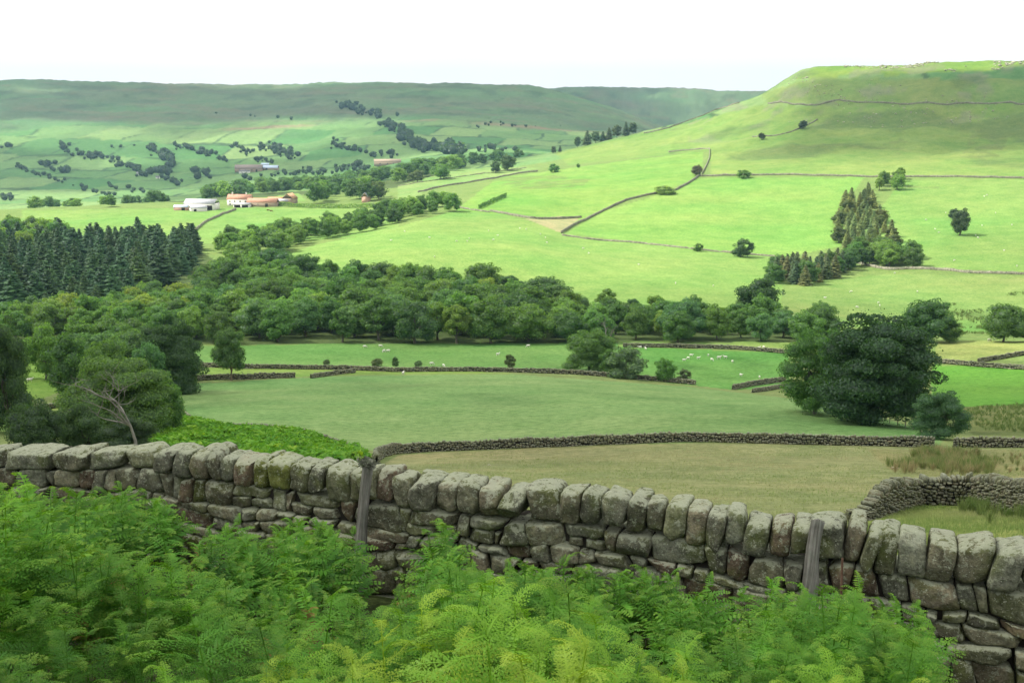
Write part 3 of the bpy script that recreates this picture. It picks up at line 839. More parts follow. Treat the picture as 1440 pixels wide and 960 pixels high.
def cloud(name, zc, zg, x0, x1, y0, y1, step, fn, label=None):
    xs = np.arange(x0, x1 + step, step); ys = np.arange(y0, y1 + step, step)
    X, Y = np.meshgrid(xs, ys, indexing='ij')
    D = np.clip(fn(X, Y), 0, 1)
    nx, ny = X.shape
    zg_ = H(X, Y); k_ = (zc - zg_) / SDIR[2]; ox, oy = SDIR[0] * k_, SDIR[1] * k_
    lump = fbm(X / (step * 6), Y / (step * 6), oct=4, seed=91)
    th_ = (30 + 80 * D + 60 * np.abs(lump)) * sstep(0, .5, D)
    top = np.stack([X + ox, Y + oy, zc + th_], -1).reshape(-1, 3); bot = np.stack([X + ox, Y + oy, zc - th_ * .2], -1).reshape(-1, 3)
    idx = np.arange(nx * ny).reshape(nx, ny)
    act = (np.maximum.reduce([D[:-1, :-1], D[1:, :-1], D[:-1, 1:], D[1:, 1:]]) > .002)
    f = np.stack([idx[:-1, :-1], idx[1:, :-1], idx[1:, 1:], idx[:-1, 1:]], -1)[act]
    vs = np.vstack([top, bot]); fs = np.vstack([f, f[:, ::-1] + nx * ny])
    used = np.unique(fs); mp_ = np.full(len(vs), -1); mp_[used] = np.arange(len(used))
    dd = 1 - np.sqrt(np.clip(1 - np.concatenate([D.ravel(), D.ravel()]), 0, 1))   # two skins
    me = mesh_from(name, vs[used], mp_[fs], M_CLOUD, True, {'dens': dd[used]})
    o = link(name, me); tag(o, kind='structure'); return o

def near_mask(X, Y):
    R = np.hypot(X, Y); th = np.degrees(np.arctan2(X, Y))
    nz = fbm(X / 120, Y / 120, oct=3, seed=95)
    far_edge = np.interp(th, [-40, -25, -15, -5, 5, 15, 25, 40], [640, 620, 530, 485, 480, 490, 450, 420])
    m_ = (1 - sstep(-70, 70, R - far_edge + 50 * nz)) * (1 - .48 * sstep(300, 340, R))
    # it thins over the sheep fields
    hole = np.exp(-(((X - 60) / 90) ** 2 + ((Y - 285) / 40) ** 2)) * .35
    hole2 = np.exp(-(((X - 140) / 45) ** 2 + ((Y - 290) / 60) ** 2)) * .6
    hole3 = np.exp(-(((X + 75) / 40) ** 2 + ((Y - 255) / 30) ** 2)) * .3
    m_ = m_ * sstep(4.6, 7.2, Y + .15 * X) * (.84 - hole - hole2 - hole3 + .1 * nz)
    return m_
cloud('cloud', 360, -50, -640, 560, 0, 760, 4, near_mask)
def moor_mask(X, Y):
    R = np.hypot(X, Y); th = np.degrees(np.arctan2(X, Y))
    nz = fbm(X / 700, Y / 380, oct=4, seed=97)
    m_ = sstep(1250, 1600, R) * (1 - sstep(6600, 7000, R)) * sstep(-.28, -.02, nz + .25 * sstep(1500, 1700, R) * (th > 4))
    strip = np.exp(-((th - 4 - (R - 3000) / 400) / 2.2) ** 2) * sstep(3300, 3700, R) * (th > -2)
    return np.clip(m_ * .88 - .7 * strip, 0, 1)
cloud('cloud', 1000, 0, -3600, 2600, 1000, 7000, 60, moor_mask)
def brow_mask(X, Y):
    R = np.hypot(X, Y); th = np.degrees(np.arctan2(X, Y))
    nz = fbm(X / 160, Y / 160, oct=3, seed=98)
    c = sstep(10, 19, th) * sstep(930, 1120, R + 90 * nz - 12 * (th - 15)) * (1 - sstep(1300, 1350, R))
    c2 = np.exp(-(((th - 26) / 5) ** 2 + ((R - 600) / 120) ** 2)) * .35
    c2 = c2 + np.exp(-(((th - 24.5) / 2.6) ** 2 + ((R - 1130) / 150) ** 2)) * .8
    return np.clip(c * 1.05 * (1 + 1.1 * nz) + c2, 0, .95)
cloud('cloud', 950, 0, 100, 1000, 350, 1500, 14, brow_mask)

# ------------------------------------------------------------------ trees
def leaf_mat(name, tint=(1, 1, 1), trans=.42, clump=1.2, vary=.25, own=None):
    m = new_mat(name); n = NT(m)
    oi = n.n('ShaderNodeObjectInfo')
    P = n.pos()
    nz = n.noise(P, clump, 3, .6); a = n.attr('leafv')
    c = n.mix(n.attr(own).outputs['Color'] if own else oi.outputs['Color'], tint, 1.0, 'MULTIPLY')
    c = n.mix(c, n.ramp(nz, [(.32, (1 - vary, 1 - vary * .8, 1 - vary)), (.68, (1 + vary * 1.1, 1 + vary, 1 + vary * .6))]), 1.0, 'MULTIPLY')
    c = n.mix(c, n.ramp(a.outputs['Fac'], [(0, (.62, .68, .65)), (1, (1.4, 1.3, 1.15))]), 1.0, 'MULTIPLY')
    d = n.n('ShaderNodeBsdfDiffuse', i_Roughness=1.0); n.l(c, d.inputs[0])
    t = n.n('ShaderNodeBsdfTranslucent'); n.l(n.mix(c, (1.2, 1.25, .6), 1.0, 'MULTIPLY'), t.inputs[0])
    g = n.n('ShaderNodeBsdfGlossy', i_Roughness=.55); g.inputs[0].default_value = (.8, .85, .9, 1)
    s1 = n.n('ShaderNodeMixShader'); s1.inputs[0].default_value = trans; n.l(d.outputs[0], s1.inputs[1]); n.l(t.outputs[0], s1.inputs[2])
    s2 = n.n('ShaderNodeMixShader'); s2.inputs[0].default_value = .035; n.l(s1.outputs[0], s2.inputs[1]); n.l(g.outputs[0], s2.inputs[2])
    n.out(s2.outputs[0]); return m
M_LEAF = leaf_mat('leaves'); M_NEEDLE = leaf_mat('needles', trans=.1, clump=.8)
m = new_mat('bark'); n = NT(m); P = n.obj()
n.out(n.bsdf(n.mix(n.ramp(n.noise(P, 6, 4), [(.3, (.07, .06, .045)), (.7, (.20, .18, .15))]), n.n('ShaderNodeObjectInfo').outputs['Color'], 1.0, 'MULTIPLY'), .95, .05)); M_BARK = m

def cards(acc, C, Nn, size, r=rng, asp=1.0, tilt=.55):
    """leaf-clump faces at C facing Nn with random tilt, each a bent quad"""
    N = len(C)
    nn = Nn + r.normal(size=(N, 3)) * tilt; nn /= np.linalg.norm(nn, axis=1)[:, None] + 1e-9
    t = r.normal(size=(N, 3)); t -= nn * (t * nn).sum(1)[:, None]; t /= np.linalg.norm(t, axis=1)[:, None] + 1e-9
    b = np.cross(nn, t)
    s = (size * r.uniform(.6, 1.35, N))[:, None]
    j = lambda: r.uniform(.55, 1.15, N)[:, None]
    bend = nn * s * .22
    v = np.stack([C - t * s * j() * asp - bend, C - b * s * j() * .8, C + t * s * j() * asp - bend, C + b * s * j() * .8], 1).reshape(-1, 3)
    f = np.arange(4 * N).reshape(N, 4)
    acc.add(v, f, leafv=np.repeat(r.uniform(0, 1, N), 4))

def ellipsoid(acc, c, rad, k=3, seed=0):
    v, f = CS[4] if k == 3 else CS[9]
    d = v / np.linalg.norm(v, axis=1)[:, None]
    off = 1 + .25 * fbm(d[:, 0] * 2 + seed, d[:, 1] * 2, d[:, 2] * 2, oct=2, seed=3)
    acc.add(c + d * rad * off[:, None], f, leafv=np.full(len(v), .22))  # cores toned darker than the leaves: shade of the gaps put into colour

def broadleaf(seed, nleaf, leaf, width=.9, base=.16, lobes=16, low=.0, flat=.75, nlimb=6, gap=.0):
    """10 m tall prototype; width = crown width / height; returns (crown mesh, trunk mesh)"""
    r = np.random.RandomState(seed)
    Hh = 10.0; cz0 = Hh * base; ch = Hh - cz0; Rw = Hh * width / 2
    L = []
    for k in range(lobes):
        t = (k + r.rand()) / lobes
        zz = cz0 + ch * ((.16 if not low else .08) + (.66 if not low else .74) * t)
        prof = math.sin(math.pi * min(1, max(0, (zz - cz0) / ch * .88 + .10))) ** .7 if not low else math.sqrt(max(.02, 1 - (((zz - cz0) / ch - .36) / .70) ** 2))
        an = k * 2.39996 + r.uniform(-.5, .5); rr_ = Rw * prof * r.uniform(.30, .74)
        rad = Rw * r.uniform(.30, .48) * (1 - .3 * abs(t - .4))
        L.append((np.array([rr_ * math.cos(an), rr_ * math.sin(an), zz]), rad))
    L.append((np.array([r.uniform(-.3, .3), 0, cz0 + ch * .82]), Rw * .36))
    for k in range(int(lobes * .7)):      # small outer tufts break the outline
        an = r.uniform(0, 2 * math.pi); t = r.rand() ** .7
        zz = cz0 + ch * (.12 + .84 * t); prof = math.sin(math.pi * min(1, max(0, t * .85 + .12))) ** .6 if not low else math.sqrt(max(.02, 1 - ((t - .36) / .68) ** 2))
        rr_ = Rw * prof * r.uniform(.72, .92)
        L.append((np.array([rr_ * math.cos(an), rr_ * math.sin(an), zz]), Rw * r.uniform(.13, .22)))
    cen = np.array([l[0] for l in L]); rad = np.array([l[1] for l in L])
    w_ = rad ** 2; w_ /= w_.sum()
    k = r.choice(len(L), size=int(nleaf * 1.9), p=w_)
    d = r.normal(size=(len(k), 3)); d[:, 2] = d[:, 2] + .35; d /= np.linalg.norm(d, axis=1)[:, None]
    rr_ = rad[k] * (1 - .32 * r.rand(len(k)) ** 1.6)
    Pp = cen[k] + d * rr_[:, None] * np.array([1, 1, flat])
    dist = np.linalg.norm((Pp[:, None, :] - cen[None]) / np.array([1, 1, flat]), axis=2) / rad[None]
    ok = (dist < .70).sum(1) < 1
    ok &= Pp[:, 2] > (cz0 * .9 if low == 0 else -.2)
    Pp, d = Pp[ok][:nleaf], d[ok][:nleaf]
    acc = Acc(); cards(acc, Pp, d, leaf, r)
    for c, ra in zip(cen, rad):
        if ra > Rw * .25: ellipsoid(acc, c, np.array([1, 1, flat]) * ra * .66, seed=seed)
    # stray sprays outside the lobes
    ns = nleaf // 10; k = r.choice(len(L), size=ns, p=w_); d2 = r.normal(size=(ns, 3)); d2 /= np.linalg.norm(d2, axis=1)[:, None]
    cards(acc, cen[k] + d2 * (rad[k] * r.uniform(1.0, 1.14, ns))[:, None], d2, leaf * .8, r)
    crown = acc.mesh('crown', M_LEAF)
    acc = Acc()
    top = cz0 + ch * .55; n_ = 7
    pts = [(.12 * math.sin(i + seed), .12 * math.cos(1.3 * i + seed), top * i / (n_ - 1) - .25) for i in range(n_)]
    rb = Hh * .026
    tube(acc, pts, [rb * 1.35] + [rb * (1 - .75 * i / (n_ - 1)) for i in range(1, n_)], 7)
    for k in range(nlimb):
        z0 = cz0 * .9 + (top - cz0) * (k + .3) / nlimb * .8; tgt = L[r.randint(lobes)][0]
        a0 = np.array([0, 0, z0]); pm = (a0 + tgt) / 2 + np.array([0, 0, -.35])
        tube(acc, [a0, pm, tgt], [rb * .5, rb * .32, rb * .12], 5)
    return crown, acc.mesh('trunk', M_BARK, True)

def conifer(seed, width=.42, nb=24, per=9):
    r = np.random.RandomState(seed); Hh = 10.0; acc = Acc()
    Cc, Nn, T = [], [], []
    vs, fs, lv = [], [], []
    for i in range(nb):
        t = i / nb; z = Hh * (.05 + .93 * t); R0 = Hh * width / 2 * (1 - t ** 1.25) ** .75 + .15
        for k in range(per if t < .7 else 7):
            an = r.uniform(0, 2 * math.pi); Rr = R0 * r.uniform(.65, 1.15)
            dx, dy = math.cos(an), math.sin(an); px, py = -dy, dx
            wv = max(.22, Rr * .32) * r.uniform(.8, 1.2); zz = z + r.uniform(-.2, .2); dr = -Rr * .30
            b0 = len(vs)
            p_in = np.array([dx * Rr * .12, dy * Rr * .12, zz + .15]); p_mid = np.array([dx * Rr * .6, dy * Rr * .6, zz + dr * .4]); p_tip = np.array([dx * Rr, dy * Rr, zz + dr + .12])
            sd = np.array([px, py, 0]) * wv
            dn = np.array([0, 0, -.28])
            vs += [p_in, p_mid + sd + dn, p_mid + np.array([0, 0, .1]), p_mid - sd + dn, p_tip]
            fs += [[b0, b0 + 1, b0 + 2], [b0, b0 + 2, b0 + 3], [b0 + 1, b0 + 4, b0 + 2], [b0 + 2, b0 + 4, b0 + 3]]
            lv += [r.rand()] * 5
            for _ in range(2):
                q = p_mid + (p_tip - p_mid) * r.rand() + np.array([px, py, 0]) * r.uniform(-wv, wv); Cc.append(q); Nn.append([dx, dy, .6])
    acc.add(vs, None, fs, leafv=lv)
    cards(acc, np.array(Cc), np.array(Nn), .22, r)
    # dense heart of twigs
    hv = []; hs = 7; rings = 8
    for i in range(rings + 1):
        t = i / rings
        for k in range(hs): 
            R0 = Hh * width / 2 * .55 * (1 - t) ** .85 * r.uniform(.8, 1.15); hv.append([R0 * math.cos(2 * math.pi * k / hs), R0 * math.sin(2 * math.pi * k / hs), Hh * (.08 + .88 * t)])
    hf = [[i * hs + k, i * hs + (k + 1) % hs, (i + 1) * hs + (k + 1) % hs, (i + 1) * hs + k] for i in range(rings) for k in range(hs)]
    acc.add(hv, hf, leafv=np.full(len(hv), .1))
    crown = acc.mesh('crown', M_NEEDLE)
    acc = Acc(); tube(acc, [(0, 0, -.3), (0, 0, 3), (0, 0, 9.6)], [.19, .15, .03], 6)
    return crown, acc.mesh('trunk', M_BARK, True)

BL = [broadleaf(100 + i, 5200, .21, w_, b_, lo) for i, (w_, b_, lo) in enumerate([(.95, .03, 17), (1.1, .04, 20), (.8, .03, 16), (.9, .06, 18), (1.0, .02, 14), (.72, .10, 13)])]
BLS = [broadleaf(140 + i, 1300, .38, w_, .03, 12, nlimb=2) for i, w_ in enumerate([.95, 1.15, .85])]      # for the far belts
BUSH = [broadleaf(160 + i, 2600, .30, w_, .0, 12, low=1, nlimb=2) for i, w_ in enumerate([1.1, 1.3])]
CON = [conifer(180 + i, w_, 26, 11) for i, w_ in enumerate([.40, .46, .36])]

G_DARK = (.108, .215, .048); G_MID = (.150, .290, .060); G_LIGHT = (.215, .360, .075); G_YEL = (.26, .36, .07); G_BLUE = (.130, .255, .085)
G_OLIVE = (.15, .19, .055); G_CON = (0.057, 0.124, 0.050); G_LARCH = (.24, .30, .10); G_WILLOW = (.16, .235, .10)
def plant(name, protos, p, h, wr=1.0, col=G_MID, label='', cat='tree', group=None, idx=None, trunkcol=(1, 1, 1), sink=.25):
    """protos are 10 m tall"""
    k = rng.randint(len(protos)) if idx is None else idx % len(protos)
    cr, tk = protos[k]
    root = empty(name, (p[0], p[1], p[2] - sink * h * .05), label, cat, group, rng.uniform(0, 6.28))
    s = h / 10.0
    for me, nm in ((cr, 'crown'), (tk, 'trunk')):
        o = link(nm, me, root); o.scale = (s * wr, s * wr, s)
        if nm == 'crown':
            j = rng.uniform(.82, 1.18); jj = rng.uniform(-.12, .12)
            o.color = (col[0] * j * (1 + jj), col[1] * j, col[2] * j * (1 - jj), 1)
        else: o.color = (*trunkcol, 1)
    return root
PXW = {}
def tree_px(u, vb, ht, wd, protos, col, label, cat='tree', name='broadleaf_tree', rmin=0, rmax=7000, Rr=None, group=None, idx=None, trunkcol=(1, 1, 1), base_w=None):
    """a tree whose foot stands at (u,vb), ht and wd in picture pixels there"""
    p = hit(u, vb, rmin, rmax) if Rr is None else at_r(u, Rr)
    R = math.hypot(p[0], p[1])
    if Rr is not None:           # height up to the given crown top
        _, slt = ray(u, vb - ht); h = float(slt) * R - p[2]
    else: h = ht / FPX * R
    k = rng.randint(len(protos)) if idx is None else idx
    ww = {id(BL): [.95, 1.1, .8, .9, 1.0, .72], id(BLS): [.95, 1.15, .85], id(BUSH): [1.1, 1.3], id(CON): [.40, .46, .36]}.get(id(protos), [1.0] * 9)[k % len(protos)]
    wr = (wd / FPX * R) / (h * ww)
    return plant(name, protos, p, h, wr, col, label, cat, group, k, trunkcol)

def scatter(poly_px, spacing, rmin, rmax, maxn=400, seed=0, n_edge=6):
    poly = world_poly(poly_px, rmin, rmax, n_edge)
    r = np.random.RandomState(seed)
    lo, hi = poly.min(0), poly.max(0)
    cand = r.uniform(lo, hi, size=(6000, 2))
    cand = cand[inside(poly, cand[:, 0], cand[:, 1])]
    rr = np.hypot(cand[:, 0], cand[:, 1]); cand = cand[(rr >= rmin) & (rr <= rmax)]
    out = []
    for c in cand:
        if all((c[0] - o[0]) ** 2 + (c[1] - o[1]) ** 2 > spacing ** 2 for o in out):
            out.append(c)
            if len(out) >= maxn: break
    return [np.array([c[0], c[1], float(H(c[0], c[1]))]) for c in out]

def pick(cols, w_=None): return cols[rng.choice(len(cols), p=w_)]

MT = []        # the farthest trees of the belts: gathered into one object
def gather(p, h, wr, col, protos=None):
    pr = protos or BLS; me = pr[rng.randint(len(pr))][0]; MT.append((me, p, h / 10.0, wr, np.array(col) * rng.uniform(.82, 1.18), rng.uniform(0, 6.28)))
# --- the valley wood
wood = scatter([(275, 484), (420, 483), (640, 483), (980, 482), (1165, 480), (1165, 463), (1000, 461), (900, 452), (820, 440), (740, 428), (640, 416), (540, 405), (470, 398), (390, 388), (330, 385), (290, 400), (270, 440)], 9.6, 300, 620, 190, 1)
for p in wood:
    R = math.hypot(p[0], p[1]); u, _ = project(p)
    h = rng.uniform(9.0, 12.5) * (1.12 if u < 800 else .92)
    if rng.rand() < .13: h *= 1.2
    plant('broadleaf_tree', BL, p, h, rng.uniform(1.0, 1.35), pick([G_DARK, G_MID, G_LIGHT, G_BLUE, G_YEL], [.30, .36, .16, .14, .04]), 'rounded green tree in the dense wood along the valley floor', 'tree', 'broadleaf trees of the valley wood')
# --- the conifer plantation on the left
con = scatter([(-70, 440), (100, 452), (150, 440), (215, 415), (268, 380), (282, 350), (225, 343), (120, 345), (0, 345), (-70, 350)], 5.8, 430, 760, 260, 2)
for p in con:
    u, v = project(p)
    plant('conifer_tree', CON, p, rng.uniform(9, 19) * (1 if v > 370 else .92), rng.uniform(1.35, 2.2), pick([G_CON, (.07, .14, .05), (0.062, 0.123, 0.050), (0.077, 0.153, 0.058)]), 'dark pointed conifer in the plantation on the left', 'tree', 'conifers of the left plantation')
for p in scatter([(-60, 340), (40, 338), (90, 345), (60, 362), (-60, 370)], 11, 560, 800, 18, 22):
    plant('broadleaf_tree', BL, p, rng.uniform(13, 17), 1.1, pick([G_MID, G_LIGHT, G_YEL]), 'lighter leafy tree among the conifers at the left edge', 'tree', 'leafy trees among the left conifers')
# --- trees in the gully on the left
gul = scatter([(20, 478), (275, 478), (262, 440), (215, 428), (120, 452), (0, 462)], 8, 260, 480, 40, 3)
for p in gul:
    plant('broadleaf_tree', BL, p, rng.uniform(9, 12.5), rng.uniform(1.05, 1.3), pick([G_MID, G_LIGHT, G_YEL, G_BLUE], [.4, .3, .12, .18]), 'light green tree in the hollow below the conifers', 'tree', 'trees in the hollow below the conifers')
for p in scatter([(-200, 560), (0, 540), (0, 480), (-200, 470)], 9, 150, 420, 22, 14):
    plant('broadleaf_tree', BL, p, rng.uniform(9, 12), rng.uniform(1.1, 1.35), pick([G_DARK, G_MID, G_BLUE]), 'green tree at the far left edge beyond the small grassy bank', 'tree', 'trees beyond the left edge bank')
for p in scatter([(118, 560), (235, 545), (240, 520), (180, 500), (112, 505)], 8, 150, 320, 14, 4):
    plant('broadleaf_tree', BL, p, rng.uniform(10, 12), rng.uniform(1.1, 1.35), pick([G_DARK, G_MID, G_BLUE]), 'dark tree in the gully left of the grey green meadow', 'tree', 'trees in the gully left of the meadow')
# --- spur wood, the belts behind the farm
for p in scatter([(300, 368), (360, 372), (440, 340), (520, 325), (640, 296), (628, 288), (560, 300), (500, 318), (440, 325), (400, 335), (320, 345)], 8.5, 560, 960, 60, 5):
    gather(p, rng.uniform(9, 13), rng.uniform(1.0, 1.3), pick([G_MID, G_DARK, G_LIGHT]), BL)
for k, (pp, nn_, sd_) in enumerate([([(290, 281), (370, 274), (560, 262), (600, 245), (560, 250), (440, 258), (300, 268)], 110, 6), ([(560, 258), (680, 232), (735, 226), (735, 218), (640, 222), (560, 240)], 40, 7), ([(40, 296), (240, 289), (240, 283), (150, 284), (40, 290)], 30, 8), ([(420, 287), (520, 284), (540, 270), (440, 272)], 16, 9)]):
    for p in scatter(pp, 8, 850, 1500, nn_, sd_):
        gather(p, rng.uniform(11, 19) * (.7 if k == 2 else 1), rng.uniform(1.0, 1.4), pick([G_MID, G_DARK, G_LIGHT, G_BLUE]))
vs_, fs_, lv_, tc_, nv_ = [], [], [], [], 0
for me, p, s_, wr, col, yaw in MT:
    n_v = len(me.vertices); co = np.empty(n_v * 3, np.float32); me.vertices.foreach_get('co', co); co = co.reshape(-1, 3) * s_ * np.array([wr, wr, 1])
    c_, q_ = math.cos(yaw), math.sin(yaw); co = np.c_[co[:, 0] * c_ - co[:, 1] * q_, co[:, 0] * q_ + co[:, 1] * c_, co[:, 2]] + p
    li = np.empty(len(me.loops), np.int32); me.loops.foreach_get('vertex_index', li)
    at = np.empty(n_v, np.float32); me.attributes['leafv'].data.foreach_get('value', at)
    vs_.append(co); fs_.append(li.reshape(-1, 4) + nv_); nv_ += n_v; lv_.append(at); tc_.append(np.tile(col, (n_v, 1)))
M_LEAF_T = leaf_mat('leaves_of_the_belts', own='tcol')
o = link('belt_trees', mesh_from('belt_trees', np.concatenate(vs_), np.concatenate(fs_), M_LEAF_T, False, {'leafv': np.concatenate(lv_), 'tcol': np.concatenate(tc_)})); tag(o, kind='stuff')

# --- the ones that stand alone
SYC = [broadleaf(201, 38000, .12, 1.05, .02, 34, low=1, flat=.5, nlimb=9), broadleaf(202, 17000, .13, 1.0, .02, 20, low=1, flat=.6)]
tree_px(1240, 612, 174, 168, SYC, (.068, .138, .044), 'biggest darkest sycamore, right of centre below the hillside', Rr=141, idx=0)
tree_px(1152, 600, 140, 104, SYC, (.115, .24, .062), 'mid green tree joined to the left side of the big dark sycamore', Rr=150, idx=1)
tree_px(1331, 610, 64, 80, SYC, (0.089, 0.177, 0.075), 'round bush like tree at the right foot of the big sycamore', Rr=124, idx=1)
tree_px(1306, 476, 58, 74, BL, G_DARK, 'round dark tree behind the right shoulder of the big sycamore', Rr=345, idx=1)
tree_px(1335, 478, 30, 40, BL, G_DARK, 'small dark tree touching the round tree behind the big sycamore', Rr=345, idx=4)
tree_px(1411, 476, 52, 62, BL, G_DARK, 'round tree in the valley near the right edge', Rr=345, idx=1)
tree_px(1448, 476, 40, 50, BL, G_OLIVE, 'olive tree cut by the right edge of the picture', Rr=350, idx=3)
tree_px(1066, 455, 68, 68, BL, (0.089, 0.189, 0.060), 'tall round tree rising above the wood left of the big sycamore', Rr=400, idx=0)
tree_px(828, 522, 63, 84, SYC, G_DARK, 'dark spreading tree in the middle of the valley, on the field wall', idx=1)
tree_px(880, 531, 46, 66, BUSH, G_WILLOW, 'pale grey green willow bush beside the dark spreading tree', 'bush', 'willow_bush', idx=0)
tree_px(856, 527, 40, 36, BL, G_MID, 'smaller green tree between the dark spreading tree and the willow bush', idx=4)
tree_px(935, 536, 36, 34, BL, G_MID, 'neat round tree right of the willow bush', idx=0)
tree_px(962, 536, 18, 22, BUSH, (0.137, 0.171, 0.075), 'little brownish bush at the right end of the long field wall', 'bush', 'bush', idx=0)
AIRY = [broadleaf(211, 7000, .17, .85, .12, 18, flat=.7, nlimb=10)]
tree_px(326, 535, 80, 58, AIRY, (0.103, 0.198, 0.057), 'lone airy tree with bare trunk at the left of the valley fields', idx=0, trunkcol=(1.3, 1.2, 1.0))
tree_px(236, 548, 102, 94, SYC, (0.072, 0.153, 0.053), 'tall dark tree left of the lone airy tree', Rr=205, idx=0)
tree_px(205, 540, 60, 60, BL, G_BLUE, 'blue green tree beside the tall dark tree on the left', Rr=190, idx=3)
tree_px(2, 548, 106, 78, SYC, (.075, .155, .055), 'very dark tree cut by the left edge', Rr=150, idx=1)
tree_px(92, 532, 66, 72, BL, G_DARK, 'dark round tree right of the small grassy bank at the left', Rr=205, idx=4)
tree_px(150, 545, 72, 74, BL, G_MID, 'mid green tree behind the broad olive topped tree', Rr=180, idx=1)
tree_px(60, 500, 48, 54, BL, G_MID, 'green tree above the small grassy bank at the left', Rr=260, idx=0)
tree_px(165, 620, 124, 150, SYC, (.130, .225, .055), 'broad olive topped tree above the near wall on the left', Rr=112, idx=0)
tree_px(225, 620, 88, 60, BL, G_DARK, 'dark tree joined to the right of the broad olive topped tree', Rr=120, idx=1)
tree_px(105, 625, 66, 88, SYC, (0.077, 0.153, 0.060), 'dark low tree just over the near wall, left', Rr=95, idx=1)
tree_px(35, 630, 68, 90, SYC, (0.062, 0.126, 0.050), 'dark bushy tree over the near wall nearest the left edge', Rr=90, idx=1)
tree_px(170, 640, 60, 90, SYC, (0.072, 0.141, 0.053), 'dark undergrowth tree below the dead tree', Rr=92, idx=1)
for u, v, h_, w_, lab in [(717, 522, 27, 18, 'lone small round tree at the middle of the long field wall'), (530, 519, 17, 20, 'leftmost of three saplings in a row behind the long wall'), (556, 519, 20, 12, 'thin middle sapling of three behind the long wall'), (588, 520, 15, 14, 'pale rightmost sapling of three behind the long wall'), (459, 517, 13, 12, 'tiny round sapling by the wall near the lone airy tree')]:
    tree_px(u, v, h_, w_, BL, G_WILLOW if 'pale' in lab or 'thin' in lab else (0.146, 0.216, 0.091), lab, 'sapling', 'sapling', 150, 330, idx=5)
hs = dict(rmin=450, rmax=1390)
tree_px(1045, 361, 25, 32, BUSH, (0.077, 0.153, 0.053), 'round dark bush at the bottom wall of the bright hill field', 'bush', 'bush', idx=0, **hs)
tree_px(982, 353, 11, 15, BUSH, G_MID, 'small bush left of the round dark bush on the hill wall', 'bush', 'bush', idx=0, **hs)
tree_px(1350, 331, 36, 28, BL, (0.086, 0.153, 0.058), 'lone tree standing in the right hill pasture', idx=2, **hs)
tree_px(1341, 309, 15, 16, BL, (0.086, 0.144, 0.058), 'small tree right behind the lone pasture tree', idx=2, **hs)
tree_px(1071, 196, 9, 12, BL, (0.120, 0.162, 0.067), 'wind bent thorn tree on the upper hillside, lower of two', 'tree', 'thorn_tree', idx=2, **hs)
tree_px(1129, 181, 11, 14, BL, (0.120, 0.162, 0.067), 'wind bent thorn tree on the upper hillside, higher of two', 'tree', 'thorn_tree', idx=2, **hs)
tree_px(980, 247, 15, 18, BL, (0.189, 0.180, 0.100), 'stunted brown thorn tree where the hillside walls meet', 'tree', 'thorn_tree', idx=2, **hs)
tree_px(1046, 250, 11, 22, BUSH, G_MID, 'low green bushes on the long level hill wall', 'bush', 'bush', idx=1, **hs)
tree_px(935, 273, 12, 34, BUSH, G_YEL, 'yellow green bush spilling over the zigzag wall', 'bush', 'bush', idx=1, **hs)
tree_px(779, 242, 12, 18, BUSH, G_MID, 'low dark bush above the right end of the long dark wall', 'bush', 'bush', idx=1, **hs)
tree_px(813, 236, 6, 6, BUSH, G_DARK, 'tiny dark bush alone above the reedy slope', 'bush', 'bush', idx=0, **hs)
tree_px(714, 240, 23, 24, BL, (0.129, 0.234, 0.083), 'right hand tree of the sunlit pair at the top of the lane field', idx=0, **hs)
tree_px(697, 243, 17, 16, BL, (0.120, 0.198, 0.075), 'left hand tree of the sunlit pair at the top of the lane field', idx=0, **hs)
tree_px(620, 252, 22, 34, BLS, G_MID, 'wide tree in the lane field behind the spur wood', idx=1, rmin=600, rmax=1350)
tree_px(587, 256, 17, 28, BLS, G_WILLOW, 'pale wide tree left of the wide tree in the lane field', idx=1, rmin=600, rmax=1350)
tree_px(533, 280, 26, 32, BLS, (0.137, 0.216, 0.075), 'tree with a bare trunk beside the brick gabled cottage', idx=0, rmin=600, rmax=1350)
# --- plantation on the right hill
def strip(poly, sp, n_, sd_, a, b, lab, grp, hmin, hmax, protos_cols):
    for p in scatter(poly, sp, a, b, n_, sd_):
        pr, nm, cc = protos_cols[rng.randint(len(protos_cols))]
        plant(nm, pr, p, rng.uniform(hmin, hmax), rng.uniform(1.25, 1.7) if nm[0] == 'c' else rng.uniform(1.0, 1.25), cc, lab[nm], 'tree', grp[nm])
labs = {'conifer_tree': 'brownish conifer in the mixed plantation climbing the right hillside', 'broadleaf_tree': 'leafy tree in the mixed plantation climbing the right hillside'}
grps = {'conifer_tree': 'conifers of the hillside plantation', 'broadleaf_tree': 'leafy trees of the hillside plantation'}
strip([(1222, 270), (1262, 268), (1270, 252), (1232, 256)], 10, 7, 31, 600, 960, labs, grps, 9, 12, [(BL, 'broadleaf_tree', G_YEL), (BL, 'broadleaf_tree', G_LIGHT)])
strip([(1178, 345), (1175, 300), (1200, 278), (1228, 272), (1232, 300), (1258, 335), (1262, 352), (1215, 362)], 6.5, 60, 32, 540, 900, labs, grps, 8, 11.5, [(CON, 'conifer_tree', G_LARCH), (CON, 'conifer_tree', (.175, .225, .075)), (CON, 'conifer_tree', (0.154, 0.216, 0.075)), (BL, 'broadleaf_tree', G_OLIVE)])
strip([(1200, 372), (1250, 379), (1286, 376), (1282, 362), (1240, 360), (1195, 358)], 7.5, 15, 33, 480, 700, labs, grps, 9, 13, [(BL, 'broadleaf_tree', G_LIGHT), (BL, 'broadleaf_tree', G_MID), (BL, 'broadleaf_tree', G_DARK)])
labs2 = {'conifer_tree': 'conifer in the dark clump left of the hillside plantation', 'broadleaf_tree': 'leafy tree in the dark clump left of the hillside plantation'}
